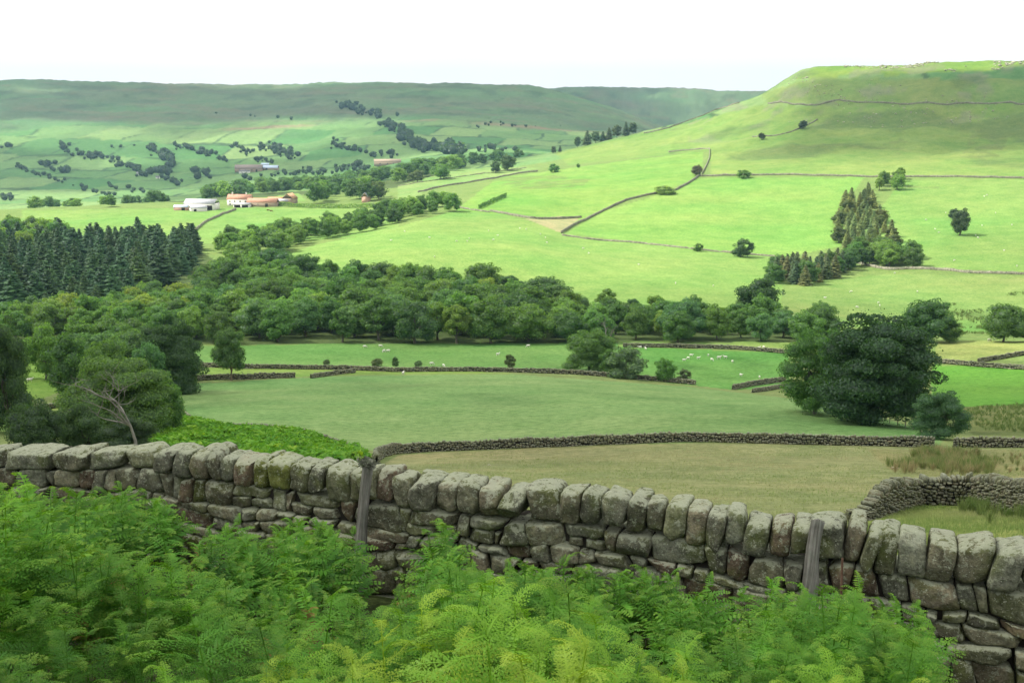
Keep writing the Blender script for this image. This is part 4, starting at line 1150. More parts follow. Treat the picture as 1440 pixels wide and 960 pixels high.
grps2 = {'conifer_tree': 'conifers of the dark hillside clump', 'broadleaf_tree': 'leafy trees of the dark hillside clump'}
strip([(1088, 398), (1130, 402), (1195, 385), (1195, 374), (1130, 380), (1092, 382)], 5.5, 34, 34, 450, 640, labs2, grps2, 9, 12.5, [(CON, 'conifer_tree', (0.094, 0.144, 0.063)), (CON, 'conifer_tree', (.15, .18, .075)), (BL, 'broadleaf_tree', G_DARK)])
# --- trees on the skyline of the spur
for i, (u, v, h_, w_) in enumerate([(809, 209, 13, 11), (822, 207, 18, 16), (833, 205, 14, 12), (851, 200, 15, 14), (862, 197, 16, 15), (874, 193, 17, 16), (884, 191, 14, 13), (843, 202, 12, 12), (776, 216, 9, 12), (785, 214, 8, 10)]):
    p = at_r(u, 1390); R = math.hypot(p[0], p[1])
    plant('conifer_tree', CON if i % 2 else BLS, p, h_ / FPX * R * 1.15, 1.6 if i % 2 else .95, (0.120, 0.180, 0.075), 'tree in the clump on the left shoulder of the hill against the far moor', 'tree', 'trees on the hill shoulder')

# --- dead trees
def dead_tree(u, vb, vt, Rr, seed, lean, label, spread=1.0, col=(1, 1, 1)):
    p = at_r(u, Rr); _, slt = ray(u, vt); h = float(slt) * Rr - p[2]
    r = np.random.RandomState(seed); acc = Acc()
    def br(p0, d, L, rad, depth):
        pts = [p0]; dd = d.copy(); nseg = 5
        for _ in range(nseg):
            dd = dd + r.normal(size=3) * .17 + np.array([0, 0, .05]); dd /= np.linalg.norm(dd); pts.append(pts[-1] + dd * L / nseg)
        tube(acc, pts, [rad * .8 * (1 - .8 * i / nseg) for i in range(nseg + 1)], 5 if depth < 2 else 3)
        if depth < 3:
            for k in range([6, 4, 3][depth]):
                i = r.randint(2, nseg + 1); a_ = r.normal(size=3); a_[2] = abs(a_[2]) * .4; a_ /= np.linalg.norm(a_)
                nd = dd * .55 + a_ * .8 * spread; nd /= np.linalg.norm(nd)
                br(pts[i], nd, L * r.uniform(.4, .62), rad * .45, depth + 1)
    br(np.array([0., 0., -.3]), np.array([lean, 0, 1.0]), h * .72, h * .028, 0)
    o = link('dead_tree', acc.mesh('dead_tree', M_DEAD), None, p); tag(o, label, 'dead tree'); return o
m = new_mat('bleached_wood'); n = NT(m); n.out(n.bsdf(n.ramp(n.noise(n.obj(), 2, 4), [(.3, (.15, .14, .12)), (.7, (.27, .25, .22))]), .9, .1)); M_DEAD = m
dead_tree(182, 628, 510, 88, 5, -.12, 'big bare branched dead tree over the near wall on the left', 1.1)
dead_tree(850, 480, 455, 285, 8, 0, 'pale dead tree top behind the dark spreading tree', .7)
dead_tree(532, 303, 284, 800, 9, 0, 'small white dead tree below the hedge east of the farm', .7)
dead_tree(953, 436, 411, 470, 12, 0, 'thin bleached dead tree above the valley wood', .4)
# ------------------------------------------------------------------ bracken
def fern_mat(name):
    m = new_mat(name); n = NT(m)
    fr = n.attr('fr').outputs['Fac']; tp = n.attr('tp').outputs['Fac']; P = n.pos()
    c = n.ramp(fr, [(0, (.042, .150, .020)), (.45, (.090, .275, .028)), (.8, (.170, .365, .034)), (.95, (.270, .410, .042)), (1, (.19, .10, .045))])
    c = n.mix(c, (.30, .37, .055), n.math('MULTIPLY', tp, .5))
    c = n.mix(c, n.ramp(n.noise(P, 2.2, 3), [(.3, (.78, .82, .85)), (.7, (1.2, 1.15, 1.0))]), 1.0, 'MULTIPLY')
    d = n.n('ShaderNodeBsdfDiffuse'); n.l(c, d.inputs[0]); t = n.n('ShaderNodeBsdfTranslucent'); n.l(n.mix(c, (1.2, 1.2, .5), 1.0, 'MULTIPLY'), t.inputs[0])
    g = n.n('ShaderNodeBsdfGlossy', i_Roughness=.5); g.inputs[0].default_value = (.8, .9, .8, 1)
    s1 = n.n('ShaderNodeMixShader'); s1.inputs[0].default_value = .30; n.l(d.outputs[0], s1.inputs[1]); n.l(t.outputs[0], s1.inputs[2])
    s2 = n.n('ShaderNodeMixShader'); s2.inputs[0].default_value = .015; n.l(s1.outputs[0], s2.inputs[1]); n.l(g.outputs[0], s2.inputs[2])
    n.out(s2.outputs[0]); return m
M_FERN = fern_mat('bracken_green')
def frond(seed, detail, curl=0.0):
    """a bracken plant of unit height: a stalk with opposite pairs of feathery blades -> verts, quads, tip factor"""
    r = np.random.RandomState(seed)
    vs, fs, tp = [], [], []
    def quad(a, b, c, d, t):
        k = len(vs); vs.extend([a, b, c, d]); fs.append([k, k + 1, k + 2, k + 3]); tp.extend([t] * 4)
    def blade(o, az, el0, el1, L, wid, tb):
        n = 9; el = el0 + (el1 - el0) * np.linspace(0, 1, n + 1) ** 1.2
        yaw = az + np.linspace(0, r.uniform(-.35, .35), n + 1)
        D = np.c_[np.cos(el) * np.cos(yaw), np.cos(el) * np.sin(yaw), np.sin(el)]
        P = o + np.vstack([[0, 0, 0], np.cumsum(D[:-1] * L / n, 0)])
        roll = r.uniform(-.5, .5)
        for i in range(n):
            t = i / n; d = D[i]; lat = np.cross([0, 0, 1.0], d); lat /= np.linalg.norm(lat) + 1e-9
            up = np.cross(d, lat); lat, up = lat * math.cos(roll) + up * math.sin(roll), up * math.cos(roll) - lat * math.sin(roll)
            w0 = .004 * (1 - t) + .001
            quad(P[i] - lat * w0, P[i] + lat * w0, P[i + 1] + lat * w0 * .8, P[i + 1] - lat * w0 * .8, .3)
            l = wid * (1 - t) ** .8 * (.75 + .25 * min(1, t * 6)) * r.uniform(.85, 1.1) + .006
            for sd in (-1, 1):
                dp = lat * sd * .86 + d * .42 + up * r.uniform(-.25, .2); dp /= np.linalg.norm(dp)
                pp = np.cross(dp, up); pp /= np.linalg.norm(pp)
                hw = L / n * .50
                sag = np.array([0, 0, -1.0]) * l
                tv = min(1, tb + max(0, t * 1.5 - .7))
                if detail:
                    m_ = max(3, int(l / .019))
                    for j in range(m_):
                        s = (j + .5) / m_; c = P[i] + dp * l * s + sag * .22 * s * s
                        pl = hw * (1 - s) ** .5 * 1.25 + .003; hh = l / m_ * .5
                        for sg in (-1, 1):
                            e = pp * sg * .9 + dp * .4
                            quad(c - dp * hh, c + e * pl * .55 - dp * hh * .8, c + e * pl + np.array([0, 0, -.25 * pl]), c + e * pl * .5 + dp * hh * .8, tv)
                else:
                    a0 = P[i]; m0 = a0 + dp * l * .45 + sag * .05; e0 = a0 + dp * l + sag * .22
                    quad(a0, m0 - pp * hw * .8, e0, m0 + pp * hw * .8 - up * .01, tv)
    lean = r.uniform(-.12, .12, 2)
    st = lambda z: np.array([lean[0] * z * z + .02 * math.sin(4 * z), lean[1] * z * z, z])
    zs = np.linspace(0, .9, 6)
    for i in range(5):
        a, b = st(zs[i]), st(zs[i + 1]); w0 = .006 * (1 - .7 * zs[i])
        quad(a + [0, -w0, 0], a + [0, w0, 0], b + [0, w0, 0], b + [0, -w0, 0], .25); quad(a + [-w0, 0, 0], a + [w0, 0, 0], b + [w0, 0, 0], b + [-w0, 0, 0], .25)
    az = r.uniform(0, 3)
    levels_ = [(.34, .40), (.47, .42), (.60, .36), (.71, .29), (.80, .21), (.87, .14)] if not curl else [(.55, .26), (.70, .20), (.82, .12), (.9, .07)]
    for z, L in levels_:
        for sd in (0, math.pi):
            if r.rand() < .12: continue
            k = r.uniform(.8, 1.15); e0 = R_(r.uniform(12, 44)); e1 = R_(r.uniform(-40, 0)) if not curl else R_(r.uniform(-70, 60))
            blade(st(z), az + sd + r.uniform(-.35, .35), e0, e1, L * k, L * k * .34, .1 + .35 * bool(curl) + (.12 if z > .75 else 0))
        az += r.uniform(.1, .5)
    blade(st(.9), r.uniform(0, 6.28), R_(60), R_(r.uniform(-70, 0)), .17, .055, .35 + .3 * bool(curl))
    return np.array(vs), np.array(fs), np.array(tp)
FR_HI = [frond(s, True) for s in range(9)] + [frond(30 + s, True, .9) for s in range(3)]
FR_LO = [frond(50 + s, False) for s in range(9)] + [frond(70 + s, False, .9) for s in range(3)]
def fern_mass(name, items, protos, mat=M_FERN):
    """items: x, y, z, height, yaw, tint, lean, proto index"""
    Vs, Fs, At, Tp = [], [], [], []; nv = 0
    for x, y, z, h, yaw, tint, lean, k in items:
        V, Fq, T = protos[int(k) % len(protos)]
        P = V * h
        P = P.copy(); P[:, 0] += P[:, 2] * lean
        c, s = math.cos(yaw), math.sin(yaw)
        Vs.append(np.c_[P[:, 0] * c - P[:, 1] * s + x, P[:, 0] * s + P[:, 1] * c + y, P[:, 2] + z].astype(np.float32))
        Fs.append(Fq + nv); nv += len(V); At.append(np.full(len(V), tint, np.float32)); Tp.append(T.astype(np.float32))
    me = mesh_from(name, np.concatenate(Vs), np.concatenate(Fs), mat, False, {'fr': np.concatenate(At), 'tp': np.concatenate(Tp)})
    o = link(name, me); tag(o, kind='stuff'); return o
VT = [(-100, 668), (0, 665), (40, 672), (100, 662), (180, 668), (240, 690), (270, 700), (330, 715), (360, 735), (400, 725), (440, 712), (480, 722), (500, 740), (512, 845), (548, 838), (560, 800), (590, 765), (612, 716), (632, 714), (648, 775), (690, 792), (730, 782), (780, 765), (860, 780), (920, 775), (990, 795), (1060, 795), (1110, 812), (1150, 822), (1180, 795), (1205, 787), (1240, 815), (1280, 832), (1300, 868), (1315, 905), (1320, 1000), (1500, 1000)]
_vu = [a_ for a_, b_ in VT]; _vv = [b_ for a_, b_ in VT]
def bracken_items():
    out = []; r = np.random.RandomState(77)
    N = 9000
    x = r.uniform(-9, 6, N); y = r.uniform(1.2, 13, N)
    q = qdist(x, y); z = H(x, y); R = np.hypot(x, y)
    dens = .46 + 1.1 * fbm(x / .9, y / .9, oct=2, seed=12)
    for i in range(N):
        if q[i] > -.34 or R[i] < 1.7: continue
        if r.rand() > dens[i]: continue
        h = r.uniform(.72, 1.12) * (.84 + .36 * float(vnoise(x[i] / .9, y[i] / .9, seed=14)))
        if R[i] < 4.6: h *= .92
        u, v = project((x[i], y[i], z[i] + h * .95))
        if u < -140 or u > 1560 or v > 1250: continue
        vlim = float(np.interp(u, _vu, _vv)) + r.uniform(4, 36)
        if abs(u - 532) < 36 and q[i] > -2.3: continue
        if u > 1316: 
            if v < 940 or u > 1400 or R[i] > 5.2 or r.rand() < .8: continue
        if v < vlim:
            _, sl = ray(u, vlim); h2 = float(sl) * R[i] - z[i]
            if h2 < .25: continue
            h = min(h, h2 * 1.02)
        edge = 1 if R[i] < 4.6 + .5 * float(vnoise(x[i], y[i], seed=15)) else 0  # front plants tinted brighter and yellower: the sunlit strip put into leaf colour
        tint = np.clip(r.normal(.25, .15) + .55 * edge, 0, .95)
        if r.rand() < .025: tint = 1.0; h *= .8
        out.append((x[i], y[i], z[i] - .02, h, r.uniform(0, 6.283), tint, r.uniform(-.12, .18), r.randint(9) if r.rand() > (.05 + .10 * edge) else 9 + r.randint(3)))
    return out
_it = bracken_items()
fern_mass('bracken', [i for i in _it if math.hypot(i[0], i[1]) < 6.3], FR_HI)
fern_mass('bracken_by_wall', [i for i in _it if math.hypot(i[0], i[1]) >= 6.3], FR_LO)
# the bank of bracken beyond the wall
bp = world_poly(BANK, 40, 200); r = np.random.RandomState(5)
cx_ = r.uniform(bp.min(0), bp.max(0), size=(60000, 2)); cx_ = cx_[inside(bp, cx_[:, 0], cx_[:, 1])][:9000]
FR_B = []
for s_ in range(4):
    rr2 = np.random.RandomState(900 + s_); acc = Acc(); N = 34
    C = np.c_[rr2.uniform(-.45, .45, N), rr2.uniform(-.45, .45, N), rr2.uniform(.25, 1.0, N)]; C[:, 2] *= 1 - .5 * np.hypot(C[:, 0], C[:, 1])
    cards(acc, C, np.tile([0, 0, 1.0], (N, 1)), .17, rr2, 1.8, .6)
    FR_B.append((np.concatenate(acc.v), np.concatenate(acc.f4), rr2.uniform(0, .5, N * 4)))
zz_ = H(cx_[:, 0], cx_[:, 1]); nb_ = fbm(cx_[:, 0] / 2.6, cx_[:, 1] / 2.6, oct=3, seed=19)
fern_mass('bracken_bank', [(cx_[i, 0], cx_[i, 1], zz_[i] - .05, r.uniform(.6, 1.3) * (1 + .5 * nb_[i]), r.uniform(0, 6.28), np.clip(r.normal(.42, .14) + .5 * nb_[i], 0, .9), 0, i) for i in range(len(cx_))], FR_B)

# ------------------------------------------------------------------ rushes and meadow grass
def blade_mat(name, stops, trans=.3):
    m = new_mat(name); n = NT(m); fr = n.attr('fr').outputs['Fac']
    c = n.ramp(fr, stops); d = n.n('ShaderNodeBsdfDiffuse'); n.l(c, d.inputs[0]); t = n.n('ShaderNodeBsdfTranslucent'); n.l(c, t.inputs[0])
    s1 = n.n('ShaderNodeMixShader'); s1.inputs[0].default_value = trans; n.l(d.outputs[0], s1.inputs[1]); n.l(t.outputs[0], s1.inputs[2]); n.out(s1.outputs[0]); return m
M_RUSH = blade_mat('rush_green', [(0, (.12, .19, .05)), (.6, (.22, .27, .09)), (1, (.38, .31, .16))], .45)
M_TUFT = blade_mat('meadow_green', [(0, (.20, .29, .08)), (.6, (.32, .36, .14)), (1, (.44, .38, .22))], .5)
def blades(name, pts, hgt, nb, spread, wid, mat, r, tints=None):
    P = np.repeat(pts, nb, 0); N = len(P)
    hh = r.uniform(.55, 1.15, N) * np.repeat(hgt, nb)
    an = r.uniform(0, 6.283, N); ln = r.uniform(0, spread, N) * hh
    b = P + np.c_[np.cos(an) * ln * .25, np.sin(an) * ln * .25, np.full(N, -.03)]
    t = P + np.c_[np.cos(an) * ln, np.sin(an) * ln, hh]
    md = (b + t) / 2 + np.c_[np.zeros((N, 2)), hh * .08]
    a2 = r.uniform(0, 6.283, N); w_ = np.c_[np.cos(a2), np.sin(a2), np.zeros(N)] * (wid * hh)[:, None]
    v = np.stack([b - w_, md - w_ * .8, t, md + w_ * .8], 1).reshape(-1, 3)
    fr = np.repeat(np.repeat(tints, nb) if tints is not None else r.uniform(0, 1, N), 4)
    me = mesh_from(name, v, np.arange(4 * N).reshape(N, 4), mat, False, {'fr': np.clip(fr + r.uniform(-.2, .2, 4 * N), 0, 1)})
    o = link(name, me); tag(o, kind='stuff'); return o
def pts_in(poly_px, n_, rmin, rmax, seed, clump=None, thr=.0):
    poly = world_poly(poly_px, rmin, rmax); r = np.random.RandomState(seed)
    c = r.uniform(poly.min(0), poly.max(0), size=(n_ * 12, 2)); c = c[inside(poly, c[:, 0], c[:, 1])]
    if clump: c = c[fbm(c[:, 0] / clump, c[:, 1] / clump, oct=3, seed=seed) > thr]
    c = c[:n_]; return np.c_[c, H(c[:, 0], c[:, 1])]
r = np.random.RandomState(8)
p1 = pts_in([(1245, 652), (1300, 636), (1380, 642), (1402, 655), (1395, 668), (1290, 668), (1252, 664)], 260, 60, 125, 41, 3, .0)
p2 = pts_in([(1352, 720), (1372, 708), (1440, 712), (1500, 716), (1520, 745), (1440, 742), (1395, 738)], 120, 25, 60, 42, 1.2, .02)
p3 = pts_in([(1340, 640), (1460, 640), (1500, 670), (1400, 672)], 60, 60, 125, 43)
allp = np.vstack([p1, p2, p3]); hg = np.concatenate([r.uniform(.5, 1.0, len(p1)), r.uniform(.3, .6, len(p2)), r.uniform(.3, .6, len(p3))])
ti = np.concatenate([np.clip(r.normal(.62, .3, len(p1)), 0, 1), r.uniform(0, .5, len(p2)), r.uniform(.2, 1, len(p3))])
blades('rushes', allp, hg, 60, .65, .022, M_RUSH, r, ti)
g1 = pts_in([(540, 665), (660, 634), (1100, 626), (1330, 632), (1600, 634), (1600, 700), (1290, 668), (1200, 724), (1250, 790), (400, 790)], 26000, 22, 120, 44, 6, -.25)
g2 = pts_in([(1215, 742), (1262, 720), (1290, 712), (1372, 714), (1500, 742), (1560, 800), (1200, 800)], 5000, 18, 60, 45)
ga = np.vstack([g1, g2]); 
tn = np.clip(.55 + .8 * fbm(ga[:, 0] / 9, ga[:, 1] / 6, oct=3, seed=46) + np.concatenate([np.zeros(len(g1)), np.full(len(g2), -.35)]), 0, 1)
blades('meadow_grass', ga, np.full(len(ga), .13) * r.uniform(.6, 1.3, len(ga)), 5, 1.0, .05, M_TUFT, r, tn)
# rushes dotted over the rough ground under the fields on the right
p4 = pts_in([(1330, 577), (1440, 568), (1600, 566), (1600, 612), (1385, 606)], 900, 105, 230, 47, 9, .02)
blades('rough_rushes', p4, r.uniform(.3, .8, len(p4)), 14, .8, .06, M_RUSH, r, r.uniform(0, .45, len(p4)))
p5 = pts_in([(1320, 430), (1440, 410), (1520, 430), (1520, 470), (1340, 470)], 700, 370, 560, 48, 22, .02)
blades('valley_rushes', p5, r.uniform(.5, 1.2, len(p5)), 10, .9, .10, M_RUSH, r, r.uniform(0, .6, len(p5)))

# ------------------------------------------------------------------ far trees and scrub on the moor side
def far_trees(name, spots, hgt, mat, r, col):
    acc = Acc(); cc = []
    for (p, h) in spots:
        N = 46; d = r.normal(size=(N, 3)); d[:, 2] = np.abs(d[:, 2]) * .9; d /= np.linalg.norm(d, axis=1)[:, None]
        w_ = h * r.uniform(.45, .7)
        C = p + d * np.array([w_, w_, h * .55]) * r.uniform(.6, 1, (N, 1)) + np.array([0, 0, h * .40])
        cards(acc, C, d, h * .17, r)
        ellipsoid(acc, p + np.array([0, 0, h * .42]), np.array([w_ * .75, w_ * .75, h * .42]), seed=r.randint(99))
    o = link(name, acc.mesh(name, mat)); o.color = (*col, 1); tag(o, kind='stuff'); return o
M_FARLEAF = leaf_mat('far_leaves', clump=.05, vary=.2)
HL = [([(24, 234), (60, 248), (106, 263)], 8, 30), ([(112, 264), (135, 270), (162, 276)], 8, 16), ([(114, 218), (145, 225), (180, 236), (210, 248)], 11, 60), ([(60, 232), (75, 236), (98, 243)], 13, 22), ([(210, 212), (238, 222), (236, 240), (215, 245)], 15, 45), ([(250, 206), (285, 214), (318, 228)], 11, 36), ([(324, 205), (340, 212), (362, 222), (384, 232)], 10, 36), ([(368, 207), (390, 211), (410, 218)], 13, 34), ([(90, 203), (96, 212), (104, 216)], 14, 12), ([(8, 207), (14, 208)], 12, 4), ([(278, 246), (288, 250)], 14, 6), ([(230, 252), (258, 260)], 10, 14), ([(466, 204), (500, 212), (530, 222)], 10, 30), ([(536, 216), (555, 218)], 11, 10), ([(483, 148), (500, 155), (540, 165)], 16, 40), ([(538, 172), (566, 188), (578, 200)], 17, 44), ([(576, 204), (610, 212), (645, 216)], 19, 60), ([(0, 281), (18, 281)], 9, 8), ([(140, 210), (200, 206)], 7, 6), ([(400, 222), (416, 224)], 10, 8), ([(430, 240), (460, 236), (500, 232)], 7, 14), ([(470, 196), (478, 202)], 9, 5), ([(500, 238), (510, 236)], 13, 8), ([(285, 160), (420, 168)], 10, 5), ([(660, 210), (720, 212)], 12, 12), ([(640, 180), (700, 175), (780, 180)], 8, 14), ([(150, 262), (200, 270)], 7, 12), ([(340, 250), (430, 245), (520, 240)], 9, 34)]
r = np.random.RandomState(31); spots = []
for path, h, n_ in HL:
    P = np.array(densify(path, 12))
    for _ in range(n_):
        u, v = P[r.randint(len(P))] + r.normal(size=2) * np.array([4.0, 2.0]) * (h / 11.0)
        p = hit(u, v, 1450, 3900); spots.append((p, h * r.uniform(.35, 1.1)))
far_trees('distant_trees', spots, 10, M_FARLEAF, r, (.075, .14, .06))

# ------------------------------------------------------------------ hedges
def hedge(path, h, w_, label, rmin, rmax, col):
    pts = np.array([hit(u, v, rmin, rmax) for u, v in densify(path, 6)]); r = np.random.RandomState(int(path[0][0]))
    seg = np.linalg.norm(np.diff(pts[:, :2], axis=0), axis=1); cum = np.concatenate([[0], np.cumsum(seg)])
    N = int(cum[-1] * 26); s = r.uniform(0, cum[-1], N)
    base = np.c_[np.interp(s, cum, pts[:, 0]), np.interp(s, cum, pts[:, 1]), np.interp(s, cum, pts[:, 2])]
    hh = h * (1 + .3 * fbm(s / 5, s * 0, oct=3, seed=4)); an = r.uniform(0, math.pi, N)
    org = pts[len(pts) // 2]
    C = base + np.c_[r.normal(size=N) * .2, np.cos(an) * w_, np.sin(an) * hh * .9 + .1] - org
    Nn = np.c_[np.zeros(N), np.cos(an), np.sin(an)]
    acc = Acc(); cards(acc, C, Nn, .5, r)
    o = link('hedge', acc.mesh('hedge', M_LEAF), None, org); o.color = (*col, 1); tag(o, label, 'hedge', None, 'thing'); return o
hedge([(372, 287), (425, 292), (480, 293), (560, 291)], 3.2, 1.6, 'long clipped hedge in front of the tree belt east of the farm', 700, 1100, G_LIGHT)
hedge([(673, 294), (690, 286), (704, 280), (712, 277)], 3.0, 2.0, 'short scrubby hedge slanting across the sunlit hillside field', 600, 1100, G_MID)

# ------------------------------------------------------------------ sheep and cows
def smooth_blob(acc, chain, rad, seg=8, **at):
    tube(acc, chain, rad, seg, **at)
m = new_mat('wool'); n = NT(m); n.out(n.bsdf(n.ramp(n.noise(n.obj(), 14, 3), [(.3, (.58, .55, .47)), (.7, (.78, .76, .68))]), 1, 0)); M_WOOL = m
m = new_mat('sheep_skin'); n = NT(m); n.out(n.bsdf((.50, .47, .40), 1, 0)); M_SKIN = m
m = new_mat('cow_hide'); n = NT(m); n.out(n.bsdf((.17, .07, .03), .9, .1)); M_COW = m
def beast(wool, skin, L=1.1, hz_=.8, grazing=True, seed=0):
    acc = Acc(); r = np.random.RandomState(seed)
    b = L / 2
    tube(acc, [(-b, 0, hz_ * .72), (-b * .9, 0, hz_ * .74), (-b * .6, 0, hz_ * .72), (0, 0, hz_ * .66), (b * .5, 0, hz_ * .69), (b * .75, 0, hz_ * .72), (b * .95, 0, hz_ * .72)], [.02, .16 * hz_, .25 * hz_, .29 * hz_, .26 * hz_, .19 * hz_, .08 * hz_], 10)
    body = acc
    hd = (b * 1.35, hz_ * .14) if grazing else (b * 1.3, hz_ * .98)
    tube(body, [(b * .7, 0, hz_ * .78), (b * 1.0, 0, hz_ * (.62 if grazing else .9)), (hd[0] * .93, 0, (hd[1] + hz_ * .2) if grazing else hd[1])], [.15 * hz_, .11 * hz_, .09 * hz_], 8)
    hx, hzz = hd
    tp = (hx + .12 * hz_, 0, hzz - .10 * hz_ if grazing else hzz - .06 * hz_)
    tube(body, [(hx * .90, 0, hzz + (.2 * hz_ if grazing else .02)), (hx, 0, hzz + .04), tp], [.09 * hz_, .085 * hz_, .045 * hz_], 7)
    for sd in (-1, 1): tube(body, [(hx * .93, sd * .06 * hz_, hzz + .14 * hz_), (hx * .9, sd * .17 * hz_, hzz + .15 * hz_)], [.035 * hz_, .012], 4)
    for x_ in (-b * .68, b * .62):
        for sd in (-1, 1):
            tube(body, [(x_, sd * .14 * hz_, hz_ * .5), (x_ + (.03 if x_ < 0 else -.01), sd * .14 * hz_, hz_ * .25), (x_, sd * .14 * hz_, -.02)], [.075 * hz_, .045 * hz_, .035 * hz_], 5)
    tube(body, [(-b * .98, 0, hz_ * .78), (-b * 1.06, 0, hz_ * .5)], [.04 * hz_, .02 * hz_], 4)
    return body.mesh('sheep' if wool is M_WOOL else 'cow', wool, True)
SHEEP = [beast(M_WOOL, M_SKIN, 1.1, .85, True, 1), beast(M_WOOL, M_SKIN, 1.1, .85, False, 2)]
def put_sheep(u, v, label, group=None, sc=1.0, yaw=None, a_=140, b_=1390, k=None):
    p = hit(u, v, a_, b_); o = link('sheep', SHEEP[rng.randint(2) if k is None else k], None, p - np.array([0, 0, .02]))
    o.rotation_euler = (0, 0, rng.uniform(0, 6.28) if yaw is None else yaw); o.scale = (sc, sc, sc); tag(o, label, 'sheep', group)
put_sheep(1011, 505, 'large white sheep standing among the flock in the bright field, nearest the middle', None, 1.15, .3, k=1)
put_sheep(1020, 504, 'sheep close behind the large white sheep in the bright field', None, 1.0, 2.6)
for u, v in [(982, 505), (996, 501), (968, 505), (962, 508), (1030, 510), (1042, 529), (1068, 532), (1001, 507), (972, 501)]:
    put_sheep(u, v, 'white sheep grazing in the bright field beside the big sycamore', 'sheep in the bright valley field', .9)
for u, v in [(1067, 491), (1078, 493), (1074, 490), (908, 492), (900, 490), (885, 493)]:
    put_sheep(u, v, 'sheep resting by the valley floor wall under the wood', 'sheep along the valley floor wall')
for u, v in [(535, 488), (546, 495), (513, 489), (743, 488), (607, 513), (624, 516), (567, 527), (540, 495), (700, 500)]:
    put_sheep(u, v, 'sheep grazing in the green field below the valley wood', 'sheep in the field below the wood')
for u, v in [(604, 335), (657, 340), (694, 338), (731, 322), (740, 323), (767, 335), (769, 342), (569, 326), (550, 339), (611, 362), (687, 325), (642, 340), (828, 357), (898, 373), (950, 399), (1003, 403), (760, 330), (660, 336), (820, 350), (700, 332)]:
    put_sheep(u, v, 'tiny white sheep on the big pale pasture across the valley', 'sheep on the big hillside pasture')
for u, v in [(1315, 323), (1320, 328), (1372, 332), (1423, 317), (1412, 353), (1342, 367), (1302, 310), (1381, 318), (1388, 275), (1384, 277), (1430, 375), (1258, 385), (1375, 335), (1330, 300), (1400, 300)]:
    put_sheep(u, v, 'tiny white sheep in the pasture around the lone hill tree', 'sheep in the right hill pasture')
for u, v in [(1138, 397), (1197, 411), (1235, 427), (1290, 411), (1205, 433), (1237, 431), (1160, 420)]:
    put_sheep(u, v, 'white sheep on the green slope behind the big sycamore', 'sheep on the slope behind the sycamore')
put_sheep(42, 537, 'white sheep on the small green bank at the left edge', None, 1.1, .4, 100, 320)
put_sheep(1391, 480, 'single sheep in the pale field at the far right', None, 1.1, .4, 200, 360)
COWM = beast(M_COW, M_COW, 2.1, 1.45, True, 3)
for (u, v, lab) in [(377, 297, 'brown cow grazing below the red roofed farm, left of two'), (381.5, 298, 'brown cow grazing below the red roofed farm, right of two')]:
    p = hit(u, v, 700, 1100); o = link('cow', COWM, None, p); o.rotation_euler = (0, 0, .2); tag(o, lab, 'cow')

# ------------------------------------------------------------------ farms
def paint(name, col, noise=4, v=.15, rough=.9):
    m = new_mat(name); n = NT(m); c = n.mix(col, n.ramp(n.noise(n.obj(), noise, 4), [(.3, (1 - v, 1 - v, 1 - v)), (.7, (1 + v, 1 + v, 1 + v))]), 1.0, 'MULTIPLY'); n.out(n.bsdf(c, rough, .1)); return m
M_WHITE = paint('white_render', (.72, .69, .62)); M_RTILE = paint('red_pantile', (.47, .25, .17), 1.5, .3); M_OTILE = paint('orange_pantile', (.50, .30, .17), 1.5, .3)
M_FSTONE = paint('farm_stone', (.36, .28, .20), 2, .3); M_GREYR = paint('grey_sheet_roof', (.42, .42, .43), .8, .15, .6); M_GLASS = paint('dark_window', (.04, .045, .05), 1, 0, .3); M_DOORD = paint('dark_opening', (.03, .028, .025)); M_BRICK = paint('pink_brick', (.48, .30, .22), 2, .2); M_BROOF = paint('brown_tile', (.30, .24, .20), 1, .3); M_BLUER = paint('pale_blue_sheet', (.50, .58, .68), 1, .1, .5); M_SLATE = paint('slate', (.20, .19, .19), 2, .2)
